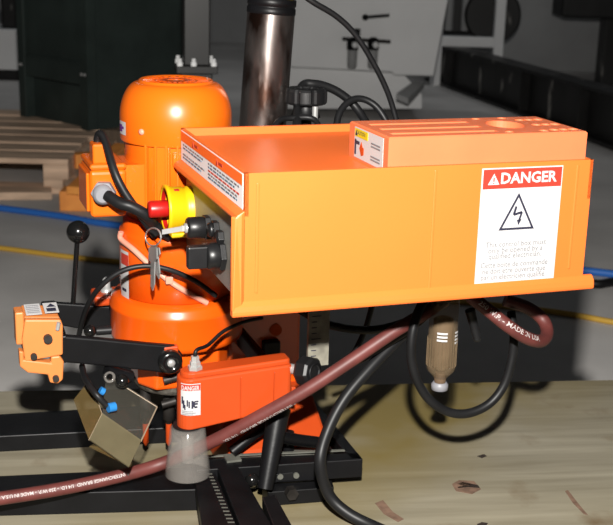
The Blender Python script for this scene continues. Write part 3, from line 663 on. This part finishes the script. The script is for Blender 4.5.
mb = MB(); zz_ = L(444, 333, 'y', by).z
for a0, a1, rows in ((222, 262, 3), (296, 322, 4)):
    for k in range(rows):
        vs = []; fs = []
        for i in range(7):
            a = radians(a0 + (a1 - a0) * i / 6)
            for z in (zz_ + .004 - k * .0048, zz_ + .0068 - k * .0048): vs.append(V((bx + (rb + .0006) * cos(a), by + (rb + .0006) * sin(a), z)))
        for i in range(6): fs.append((2 * i, 2 * i + 2, 2 * i + 3, 2 * i + 1))
        mb.add(vs, fs, True)
mb.build('bowl_print', 'white', bo)
MB().lathe([(.022, .326), (.024, .330), (.024, .352)], (bx, by, 0), (0, 0, 1), 28).build('filter_head', 'black', bo)
p_ = L(477, 338, 'y', by); MB().cyl(p_, L(470, 310, 'y', by), .0055, .007, seg=14).build('pipe_stub', 'rubber', mac)
MB().sphere(p_, .0056).build('pipe_tip', 'knob', mac)
# looped hose under the box
yl = -.255
MB().tube([L(a, b, 'y', yl + dy) for a, b, dy in ((424, 300, .02), (416, 318, .005), (411, 345, 0), (414, 372, 0), (427, 397, 0), (446, 411, 0), (467, 413.5, 0), (489, 404, 0), (504, 385, 0), (512, 358, 0), (514, 335, .002), (511, 312, .02))], .0062, 14).build('loop_hose', 'rubber', mac)
# black hoses and cables from under the box
MB().tube([L(438, 300, 'y', -.22), L(418, 322, 'y', -.22), L(372, 352, 'y', -.21), L(345, 366, 'y', -.20), L(322, 377, 'y', -.185)], .006, 12).build('air_tube', 'rubber', mac)
MB().tube([L(300, 310, 'y', -.15), L(330, 325, 'y', -.15), L(370, 330, 'y', -.16), L(405, 322, 'y', -.17), L(430, 308, 'y', -.18)], .0058, 12).build('air_tube', 'rubber', mac)
MB().tube([L(372, 306, 'y', -.12), L(365, 330, 'y', -.12), L(352, 355, 'y', -.12), L(334, 368, 'y', -.10)], .0042, 10).build('air_tube', 'rubber', mac)

# --- lift cylinder, star knob, rear tubes
c0, c1 = L(261.5, 140, 'y', .07), L(274, -25, 'y', .07); cdir = (c1 - c0).normalized(); base_c = c0 - cdir * .2
LC = (L(272, 14, 'y', .065) - base_c).length
lc = MB().cyl(base_c, base_c + cdir * LC, .0345, seg=48).build('lift_cylinder', 'cyl', mac)
cp = base_c + cdir * LC
MB().lathe([(.0345, 0), (.0352, .001), (.0352, .0085), (.034, .0095), (.034, .0115), (.0352, .0125), (.0352, .021), (.033, .0225)], cp, cdir, 48).build('cylinder_cap', 'black', lc)
MB().lathe([(.012, .022), (.012, .05), (.01, .052)], cp + V((.0, -.012, 0)), cdir, 6, smooth=False).build('cap_fitting', 'steel', lc)
MB().box((-.012, -.01, .022), (.008, .01, .032), Matrix.Translation(cp + V((.022, -.012, 0)))).build('cap_tag', 'labelyellow', lc, .001)
kc = L(306, 96, 'y', .045); mb = MB(); nl = 8
pf = []
for i in range(64):
    a = 2 * pi * i / 64; pf.append((.031 if (i % 8) not in (0, 1) else .0287, a))
for z0, z1, s0_, s1_ in ((-.011, -.008, .92, 1), (-.008, .009, 1, 1), (.009, .012, 1, .93)):
    pass
vs = []; lev = ((-.011, .93), (-.008, 1), (.008, 1), (.0115, .93), (.0115, .6), (.009, .55), (.009, .001))
for dz, s_ in lev:
    for rr, a in pf: vs.append(kc + V((rr * s_ * cos(a), rr * s_ * sin(a), dz)))
fs = [(j * 64 + i, j * 64 + (i + 1) % 64, (j + 1) * 64 + (i + 1) % 64, (j + 1) * 64 + i) for j in range(len(lev) - 1) for i in range(64)] + [list(range(64))[::-1]]
sk = MB().add(vs, fs).build('star_knob', 'knob', mac)
MB().lathe([(.009, -.24), (.009, -.034), (.020, -.032), (.022, -.03), (.015, -.0105)], kc, (0, 0, 1), 24).build('knob_stem', 'black', sk)
MB().lathe([(.0045, -.035), (.0045, -.012)], kc + V((.008, -.019, 0)), (0, 0, 1), 10).build('set_screw', 'steel', sk)
MB().tube([cp + cdir * .036 + V((.004, -.008, 0)), cp + cdir * .038 + V((.025, -.005, 0)), L(313, 2, 'y', .06), L(336, 16, 'y', .06), L(354, 33, 'y', .06), L(370, 57, 'y', .06), L(385, 86, 'y', .06), L(394, 112, 'y', .06), L(402, 150, 'y', .05), L(400, 185, 'y', .0), L(395, 200, 'y', -.04)], .0044, 12).build('air_tube', 'rubber', mac)
MB().tube([L(296, 140, 'y', -.03), L(300, 90, 'y', .07), L(315, 84, 'y', .08), L(338, 92, 'y', .08), L(358, 110, 'y', .07), L(372, 140, 'y', .03), L(375, 190, 'y', -.03)], .0064, 12).build('air_tube', 'rubber', mac)
MB().tube([L(335, 190, 'y', -.03), L(336, 135, 'y', .03), L(340, 112, 'y', .05), L(352, 100, 'y', .06), L(366, 100, 'y', .06), L(380, 111, 'y', .05), L(390, 135, 'y', .03), L(392, 190, 'y', -.03)], .0052, 12).build('air_tube', 'rubber', mac)
MB().tube([L(268, 160, 'y', -.04), L(276, 124, 'y', .0), L(294, 118, 'y', .01), L(316, 121, 'y', .0), L(322, 150, 'y', -.04)], .0042, 10).build('air_tube', 'rubber', mac)

# ------------------------------------------------------------------ tool block lying in the tray (a thing of its own)
bo_ = MO @ V((.281, -.3205, ZT - tr)); blk = empty('drill_holder_block', bo_, YAW)
tag(blk, 'pale orange plastic drill holder block with round holes lying in the box tray', 'tool holder')
bl, bw, bh = .1265, .060, .0425
def holed_block():
    hx0, hy0 = .052, .004
    loops = [([(hx0 + .0225 * cos(2 * pi * i / 36), hy0 + .029 * sin(2 * pi * i / 36)) for i in range(36)], .012)]
    hl = [(.092 + .0125 * i - .002 * j, -.043 + j * .038, .0068) for i in range(3) for j in range(3)]
    hl += [(.076, -.046, .006), (.030, -.047, .0055), (.036, .050, .0055), (.072, .050, .006)]
    for x, y, r in hl: loops.append(([(x + r * cos(2 * pi * i / 16), y + r * sin(2 * pi * i / 16)) for i in range(16)], .018))
    for y in (-.038, -.006, .028): loops.append(([(-.114, y - .005), (.014 if y > -.02 else .018, y - .005), (.014 if y > -.02 else .018, y + .005), (-.114, y + .005)], .005))
    bm = bmesh.new(); c = .0018
    rect = lambda w_, d_, z: [bm.verts.new((sx * w_, sy * d_, z)) for sx, sy in ((-1, -1), (1, -1), (1, 1), (-1, 1))]
    r0, r1, r2 = rect(bl, bw, 0), rect(bl, bw, bh - c), rect(bl - c, bw - c, bh)
    bm.faces.new(r0[::-1])
    for lo, hi in ((r0, r1), (r1, r2)):
        for i in range(4): bm.faces.new((lo[i], lo[(i + 1) % 4], hi[(i + 1) % 4], hi[i]))
    edges = [bm.edges.get((r2[i], r2[(i + 1) % 4])) for i in range(4)]
    for lp, dp in loops:
        t = [bm.verts.new((x, y, bh)) for x, y in lp]; d = [bm.verts.new((x, y, bh - dp)) for x, y in lp]; n = len(t)
        edges += [bm.edges.new((t[i], t[(i + 1) % n])) for i in range(n)]
        for i in range(n): bm.faces.new((t[i], d[i], d[(i + 1) % n], t[(i + 1) % n]))
        bm.faces.new(d)
    bmesh.ops.triangle_fill(bm, use_beauty=True, use_dissolve=False, edges=edges, normal=(0, 0, 1))
    bmesh.ops.recalc_face_normals(bm, faces=bm.faces)
    me = bpy.data.meshes.new('block_body'); bm.to_mesh(me); bm.free(); me.materials.append(M['block'])
    o = bpy.data.objects.new('block_body', me); COL.objects.link(o); o.parent = blk; return o
body = holed_block()
bf = Face((-bl, bw - .018, .003), (0, -1, 0), (0, 0, 1)); SW, SHh = .088, .036
st = bf.rect(MB(), 0, 0, SW, SHh, -.0003, .0005).build('caution_label', 'white', blk)
bf.rect(MB(), .002, SHh * .70, SW * .48, SHh - .0015, .0005, .001).build('label_header', 'labelyellow', st)
mb = MB(); bf.poly(mb, [(.004, SHh * .74), (.0105, SHh * .74), (.00725, SHh * .91)], .001, .0014)
bf.rect(mb, .0025, SHh * .10, .0065, SHh * .60, .0005, .0012); bf.rect(mb, .0065, SHh * .46, .017, SHh * .56, .0005, .0012)
mb.build('label_symbol', 'ink', st)
bf.poly(MB(), [(.018, SHh * .35), (.023, SHh * .58), (.027, SHh * .42), (.031, SHh * .40), (.031, SHh * .18), (.024, SHh * .12)], .0005, .0012).build('label_symbol', 'redorange', st)
mb = bf.text(MB(), 'CAUTION', .0215, SHh * .79, .0062, .0014, .01); mb.build('lettering', 'ink', st)
mb = MB()
for zf in (.66, .56, .24, .14): bf.rect(mb, SW * .60, SHh * zf, SW * .92, SHh * (zf + .045), .0005, .001)
mb.build('label_text_lines', 'greyink', st)

# ------------------------------------------------------------------ keys hanging from the switch
kp = MO @ V((xs - .031, ky, kz)); keys = empty('key_ring', kp, YAW); tag(keys, 'silver key ring with hanging keys in the black key switch', 'keys')
def k_(px_, py_, dx=0): q = L(px_, py_, 'x', -.062 + dx); return q - V((xs - .031, ky, kz))
MB().box((-.004, -.001, -.0035), (.0, .001, .0035)).build('key_tip', 'steel', keys)
a_ = k_(162, 232)
MB().hexa([V((-.002, -.001, -.003)), V((-.002, .001, -.003)), a_ + V((0, .001, -.003)), a_ + V((0, -.001, -.003))], [V((-.002, -.001, .003)), V((-.002, .001, .003)), a_ + V((0, .001, .003)), a_ + V((0, -.001, .003))]).build('switch_key', 'steel', keys)
rc = k_(153, 237); mb = MB(); pts = []
vx = (k_(161, 237) - rc); vz = (k_(153, 228) - rc); 
pts = [rc + vx * cos(2 * pi * i / 24) + vz * sin(2 * pi * i / 24) for i in range(25)]
mb.tube(pts, .0011, 8, 1).build('split_ring', 'steel', keys)
for i, (b0, b1, b2, tilt) in enumerate(((245, 262, 291, 0), (246, 258, 280, 2.5))):
    d = V((.003 * i, .003 * i, 0)); wv = vx.normalized()
    pl = [(-4, b0 + 3), (0, b0), (4, b0 + 3), (4.2, b1 - 3), (2, b1), (1.6, b2 - 6), (0, b2), (-2, b2 - 5), (-2, b1), (-4.2, b1 - 3)]
    P = [k_(152.5 + x + tilt * (y - b0) / 20, y) + d for x, y in pl]
    MB().prism(P, V((.0016, .0012, 0))).build('key', 'steel', keys)

# ------------------------------------------------------------------ loose hoses on and around the machine
def hose_text(P, body, start, size, r, ang_, m, parent, flip=False, bold=.012):
    # print along a hose: text x -> arc length, y -> angle round the tube
    acc = [0]
    for i in range(len(P) - 1): acc.append(acc[-1] + (P[i + 1] - P[i]).length)
    vs, fs = text_mesh(body, bold, 'LEFT'); out = []
    for q in vs:
        s_ = start + q.x * size * (-1 if flip else 1); i = 0
        while i < len(acc) - 2 and acc[i + 1] < s_: i += 1
        t = (s_ - acc[i]) / (acc[i + 1] - acc[i]); p = P[i].lerp(P[i + 1], t)
        d = (P[min(i + 2, len(P) - 1)] - P[max(i - 1, 0)]).normalized()
        view = (CAM - O if parent is None else CAM - O); up = V((0, 0, 1)); up = (up - d * up.dot(d)).normalized(); side = d.cross(up).normalized()
        a = ang_ + (q.y - .35) * size / r * (-1 if flip else 1)
        # side points toward the camera's half, up is over the top
        out.append(p + (side * cos(a) + up * sin(a)) * (r + .0004))
    return MB().add(out, fs).build('hose_print', m, parent)
RH = .0088
hp = [tol(q) for q in (atZ(-200, 519, .041), atZ(-100, 512, .042), atZ(-50, 506, .045), atZ(0, 498.5, .047), atZ(60, 489, .05), atZ(120, 476, .056), atZ(165, 462.5, .064))]
hp += [L(213, 441, 'y', -.175), L(262, 415, 'y', -.205), L(308, 389, 'y', -.225), L(355, 358, 'y', -.235), L(392, 333, 'y', -.24), L(425, 313, 'y', -.235), L(445, 300, 'y', -.21)]
hose = MB().tube(hp, RH, 18, 10).build('air_hose', 'hosered', None); hose.matrix_world = MO
tag(hose, 'dull red rubber air hose rising across the black rails behind the clear cup', 'hose')
hs = spline(hp, 10)
La = sum((hs[i + 1] - hs[i]).length for i in range(40))
dS = (tol(atZ(0, 498.5, .047)) - hp[0]).length - (tol(atZ(0, 498.5, .047)) - tol(atZ(-60, 506, .045))).length
hose_text(hs, '* INTERCHANGE BRAND  1/4 I.D. - 250 W.P. - MADE IN U.S.A.', dS + .240, .0061, RH, radians(30), 'hoseink', hose, True)
hose_text(hs, '* INTERCHANGE BRAND  1/4 I.D.', dS + .50, .0075, RH, radians(-40), 'hoseink', hose, True)
up_ = [L(470, 296, 'y', -.27), L(488, 310, 'y', -.285), L(508, 326, 'y', -.30), L(527, 338, 'y', -.30), L(541, 341, 'y', -.285), L(547, 333, 'y', -.262), L(543, 320, 'y', -.245), L(528, 308, 'y', -.235), L(505, 300, 'y', -.225)]
h2 = MB().tube(up_, RH, 18, 10).build('air_hose', 'hosered', None); h2.matrix_world = MO
tag(h2, 'short red rubber hose bent in a U under the control box', 'hose')
hose_text(spline(up_, 10), '250 W.P. - MADE IN USA', .014, .0092, RH, radians(30), 'hoseink', h2)
bh_ = [L(425, 312, 'y', -.19), L(402, 335, 'y', -.20), L(370, 368, 'y', -.215), L(345, 398, 'y', -.225), L(328, 430, 'y', -.235), L(320, 462, 'y', -.25), tol(atZ(328, 493, .045)), tol(atZ(346, 512, .022)), tol(atZ(375, 527, .0095)), tol(atZ(420, 545, .0095)), tol(atZ(480, 560, .0095))]
bhz = MB().tube(bh_, .0078, 16, 10).build('rubber_hose', 'rubber', None); bhz.matrix_world = MO
tag(bhz, 'thick black rubber hose hanging in front of the orange foot', 'hose')

# ------------------------------------------------------------------ things on the floor behind
def floor_hose(name, m, r, pts, label):
    o = MB().tube([atZ(a, b, FZ + r) for a, b in pts], r, 10, 8).build(name, m); tag(o, label, 'hose', None); return o
floor_hose('floor_hose', 'bluehose', .0125, [(-60, 200), (0, 208), (60, 216), (115, 225), (250, 240), (400, 254), (540, 266), (613, 274), (680, 283)], 'blue air hose stretched across the concrete floor')
floor_hose('floor_hose', 'yellowhose', .0085, [(-60, 243), (0, 248), (80, 258), (200, 270), (350, 290), (540, 310), (613, 322), (680, 332)], 'thin yellow air hose on the concrete floor')
floor_hose('floor_hose', 'rubber', .014, [(540, 268), (575, 280), (597, 284), (613, 282), (660, 276)], 'black rubber cable looping across the floor by the blue hose')
# pallet
pl = empty('wooden_pallet', (-1.35, 4.46, FZ), radians(0)); tag(pl, 'weathered wooden pallet under the dark green cabinet', 'pallet')
for i in range(7):
    y = i * .185; MB().box((-.62, y, .118), (.40 - (i % 3) * .01, y + .160 - (i % 2) * .02, .14)).build('deck_board', 'palletwood', pl, .003)
for x in (-.62, -.16, .30):
    MB().box((x, 0, .022), (x + .10, 1.25, .118)).build('stringer', 'palletwood', pl, .003)
for y in (0, .58, 1.13): MB().box((-.62, y, 0), (.40, y + .11, .022)).build('bottom_board', 'palletwood', pl, .003)
# separate low boards in front of the pallet
for i, (a, b, c, d) in enumerate((((-40, 193), (52, 192), (51, 186), (-40, 187)),)):
    P = [atZ(q[0], q[1], FZ + .03) for q in (a, b, c, d)]
    o = MB().hexa([V((p.x, p.y, FZ)) for p in P], P).build('loose_board', 'palletwood', None, .002); tag(o, 'single weathered board lying on concrete before the pallet', 'board')
# dark green cabinet
ca, cb = atZ(88, 131, FZ + .14), atZ(20, 116, FZ + .14); cz = FZ + .14
e1_ = V((ca.x - cb.x, ca.y - cb.y, 0)); dl_ = e1_.length; e1_.normalize(); e2_ = V((-e1_.y, e1_.x, 0))
cab = empty('steel_cabinet', V((cb.x, cb.y, cz)), atan2(e1_.y, e1_.x)); tag(cab, 'dark green steel cabinet standing on the wooden pallet', 'cabinet')
H_ = 1.9; D_ = .72
for x in (0, dl_ - .055):
    MB().box((x, 0, 0), (x + .055, .055, H_)).build('corner_post', 'green', cab, .003)
MB().box((.055, .012, .30), (dl_ - .055, .03, H_)).build('side_panel', 'green', cab)
MB().box((.055, .004, .20), (dl_ - .055, .02, .295)).build('cross_rail', 'green', cab, .003)
MB().box((.055, .006, .292), (dl_ - .055, .03, .302)).build('rail_edge', 'green', cab)
MB().box((.055, .05, .0), (dl_ - .055, .06, .185)).build('kick_panel', 'green', cab)
MB().box((dl_ - .012, .055, 0), (dl_, D_, H_)).build('front_panel', 'green', cab)
MB().box((dl_ - .004, .0, 0), (dl_ + .004, .012, H_)).build('edge_strip', 'green', cab)
MB().box((0, .06, .06), (dl_ - .012, D_, .08)).build('bottom_panel', 'green', cab)
MB().box((0, .055, .0), (.012, D_, H_)).build('back_panel', 'green', cab)
for x in (.015, .03, dl_ - .04, dl_ - .015):
    MB().lathe([(.008, 0), (.006, .005), (0, .006)], (x, 0, .25), (0, -1, 0), 8, cap=False).build('rivet', 'midgrey', cab)
# orange pallet truck at the pallet's corner
jb = atZ(72, 207, FZ); tk = empty('pallet_truck', V((jb.x, jb.y, FZ)), 0); tag(tk, 'orange steel pallet truck frame parked at the pallet corner', 'pallet truck')
def jl(px_, py_, z): q = atZ(px_, py_, FZ + z); return q - V((jb.x, jb.y, FZ))
def bar3(name, a, b, w, h, m='jack'):
    d = (b - a).normalized(); s_ = V((0, 0, 1)).cross(d).normalized() * w; u = V((0, 0, 1)) * h
    return MB().hexa([a - s_, b - s_, b + s_, a + s_], [a - s_ + u, b - s_ + u, b + s_ + u, a + s_ + u]).build(name, m, tk, .004)
bar3('fork', jl(62, 208, .0) , jl(112, 209, .0), .05, .075)
bar3('frame_bar', jl(74, 195, .07), jl(122, 150, .14), .03, .03)
bar3('frame_bar', jl(74, 195, .03), jl(66, 175, .03), .03, .03, 'palletwood')
bar3('cross_bar', jl(74, 168, .08), jl(104, 166, .08), .03, .06)
for px_ in (80, 112):
    q = jl(px_, 208, .0); MB().cyl(q + V((-.015, 0, .035)), q + V((.015, 0, .035)), .035, seg=16).build('wheel', 'rubber', tk)
# dark bolted post behind the motor
pb = atY(196, 72, 3.4); post = empty('bolted_post', V((pb.x, pb.y, FZ)), radians(10)); tag(post, 'dark square steel post with a bolted flange behind the motor', 'post')
zf = pb.z - FZ
MB().box((-.045, -.045, 0), (.045, .045, zf)).build('lower_tube', 'beam', post, .003)
MB().box((-.06, -.052, zf), (.06, .052, zf + .022)).build('flange', 'beam', post, .002)
MB().box((-.038, -.038, zf + .022), (.038, .038, zf + .9)).build('upper_tube', 'beam', post, .004)
for x in (-.05, -.01, .048):
    for y in (-.046, .046):
        MB().lathe([(.009, 0), (.009, .011), (.006, .012), (.006, .021), (.0, .022)], (x, y, zf + .022), (0, 0, 1), 10, cap=False).build('flange_bolt', 'grey', post)
# grey machine cabinet with air service unit
GY = 6.6
def gp_(px_, py_, Y=GY): return atY(px_, py_, Y)
gm = empty('machine_cabinet', V((gp_(350, 100).x, GY, FZ)), 0); tag(gm, 'large light grey machine cabinet with air filters on its front', 'machine')
go = gm.location.copy()
def G(px_, py_, Y=GY): return gp_(px_, py_, Y) - go
fp = [G(284, -130), G(456, -130), G(448, 0), G(433.5, 76), G(394, 75), G(392, 72), G(290, 67)]
MB().prism(fp, (0, .6, 0)).build('cabinet_body', 'grey', gm, .006)
pf_ = [G(268, 67), G(405, 76), G(424, 97), G(424, 112), G(268, 112)]
q_ = [p + V((0, .12, 0)) for p in pf_]
MB().prism([V((p.x, p.y, max(0, p.z))) for p in q_], (0, .55, 0)).build('plinth', 'grey', gm, .006)
MB().hexa([G(396, 99, 6.3), G(408, 104, 6.3), G(424, 88, 6.6), G(414, 86, 6.6)], [p + V((0, 0, .03)) for p in (G(396, 99, 6.3), G(408, 104, 6.3), G(424, 88, 6.6), G(414, 86, 6.6))]).build('cable_tray', 'midgrey', gm)
for px_ in (352.5, 373):
    a_ = G(px_, 40) - V((0, .05, 0))
    fb_ = MB().lathe([(.018, -.155), (.027, -.145), (.029, -.05), (.024, -.045)], a_, (0, 0, 1), 20).build('air_filter', 'midgrey', gm)
    MB().lathe([(.030, -.05), (.033, -.045), (.033, -.005), (.026, .012), (.012, .02)], a_, (0, 0, 1), 20).build('filter_head', 'black', fb_)
    MB().lathe([(.017, 0), (.017, .012), (0, .013)], a_ + V((.012, -.03, -.02)), (0, -1, 0), 16, cap=False).build('gauge', 'grey', fb_)
a_ = G(357, 28) - V((0, .05, 0)); MB().cyl(a_, a_ - V((0, 0, .07)), .018, seg=14).build('regulator_knob', 'black', gm)
a0_, a1_ = G(342, 38) - V((0, .05, 0)), G(390, 41) - V((0, .05, 0)); MB().cyl(a0_, a1_, .010, seg=12).build('manifold_pipe', 'darkmetal', gm)
a0_, a1_ = G(365, 17) - V((0, .03, 0)), G(389, 15) - V((0, .03, 0)); MB().cyl(a0_, a1_, .009, seg=12).build('door_handle', 'black', gm)
MB().sphere(a0_, .018).build('handle_boss', 'black', gm)
# steel beam lying across at the right
bl_, br_ = atZ(432, 80, FZ), atZ(640, 157, FZ); dd = (br_ - bl_); ln_ = dd.length
bm_ = empty('steel_beam', bl_, atan2(dd.y, dd.x)); tag(bm_, 'long blackened steel beam lying on the floor behind the box', 'beam')
hb = .285
MB().box((0, -.06, 0), (ln_, .10, .022)).build('flange', 'beam', bm_, .003)
MB().box((0, .012, .022), (ln_, .03, hb - .02)).build('web', 'beam', bm_)
MB().box((0, -.05, hb - .02), (ln_, .10, hb)).build('flange', 'beam', bm_, .003)
for t_ in (.12, .55, .8):
    MB().box((ln_ * t_, -.045, .022), (ln_ * t_ + .012, .012, hb - .02)).build('stiffener', 'beam', bm_)
# open grey machine frame beyond the beam
fx0, fx1 = atY(437, 40, 8.4), atY(498, 45, 8.4)
fm = empty('gantry_machine', V((fx0.x, 8.4, FZ)), 0); tag(fm, 'grey steel machine frame with dark motor and pulley beyond the beam', 'machine')
W_ = fx1.x - fx0.x; zr = fx1.z - FZ
for x in (0, W_ - .0): MB().box((x - .03, 0, 0), (x + .04, .07, 1.9)).build('frame_post', 'grey', fm, .004)
MB().box((.04, 0, zr - .02), (W_ - .03, .07, zr + .05)).build('frame_rail', 'grey', fm, .004)
MB().box((.04, .25, zr + .05), (W_ - .03, .6, zr + .8)).build('motor_housing', 'beam', fm, .02)
for i in range(3): MB().cyl((.10 + i * .12, .2, zr + .08), (.10 + i * .12, .2, zr + .5), .03, seg=14).build('spindle', 'midgrey', fm)
MB().lathe([(.19, 0), (.205, .02), (.205, .10), (.19, .12)], (W_ - .03, .12, zr + .2), (0, 1, 0), 36).build('pulley', 'beam', fm)
# dark grey cabinets at the back right
a_, b_ = atY(500, 50, 9.6), atY(600, 50, 9.6)
dk = MB().box((a_.x, 9.6, FZ), (b_.x, 10.3, 1.8)).build('back_cabinet', 'midgrey', None, .01); tag(dk, 'dark grey cabinet against the back wall beyond the beam', 'cabinet')
a_, b_ = atY(566, 18, 8.6), atY(640, 18, 8.6)
dk = empty('standing_machine', V(((a_.x + b_.x) / 2, 8.6, FZ)), 0); tag(dk, 'black machine head on a stand right of the dark cabinet', 'machine')
MB().box((-.30, 0, atY(570, 18, 8.6).z - FZ), (.30, .4, 2.0)).build('head', 'beam', dk, .02)
MB().box((.05, .1, 0), (.2, .3, atY(570, 18, 8.6).z - FZ)).build('stand', 'beam', dk, .01)
# far left pale cabinet with dark machine on it
a_, b_ = atY(-40, 70, 8.0), atY(19, 70, 8.0); zt_ = atY(10, 30, 8.0).z; zb_ = atY(10, 70, 8.0).z
lc_ = empty('pale_cabinet', V((a_.x, 8.0, FZ)), 0); tag(lc_, 'pale grey bench cabinet on a dark base beside the green cabinet', 'cabinet')
MB().box((0, 0, zb_ - FZ), (b_.x - a_.x + .1, .5, zt_ - FZ)).build('cabinet_body', 'grey', lc_, .006)
MB().box((0, .03, 0), (b_.x - a_.x + .1, .5, zb_ - FZ)).build('dark_base', 'beam', lc_)
bm2 = empty('bench_machine', V((a_.x, 8.05, zt_)), 0); tag(bm2, 'black bench machine on the pale grey cabinet', 'machine')
MB().box((.27, .05, 0), (.55, .35, .35)).build('housing', 'beam', bm2, .02)
MB().cyl((.15, .15, 0), (.15, .15, .12), .05, seg=16).build('pedestal', 'midgrey', bm2)
MB().cyl((.0, .15, .16), (.3, .15, .16), .05, seg=16).build('spindle_head', 'midgrey', bm2)
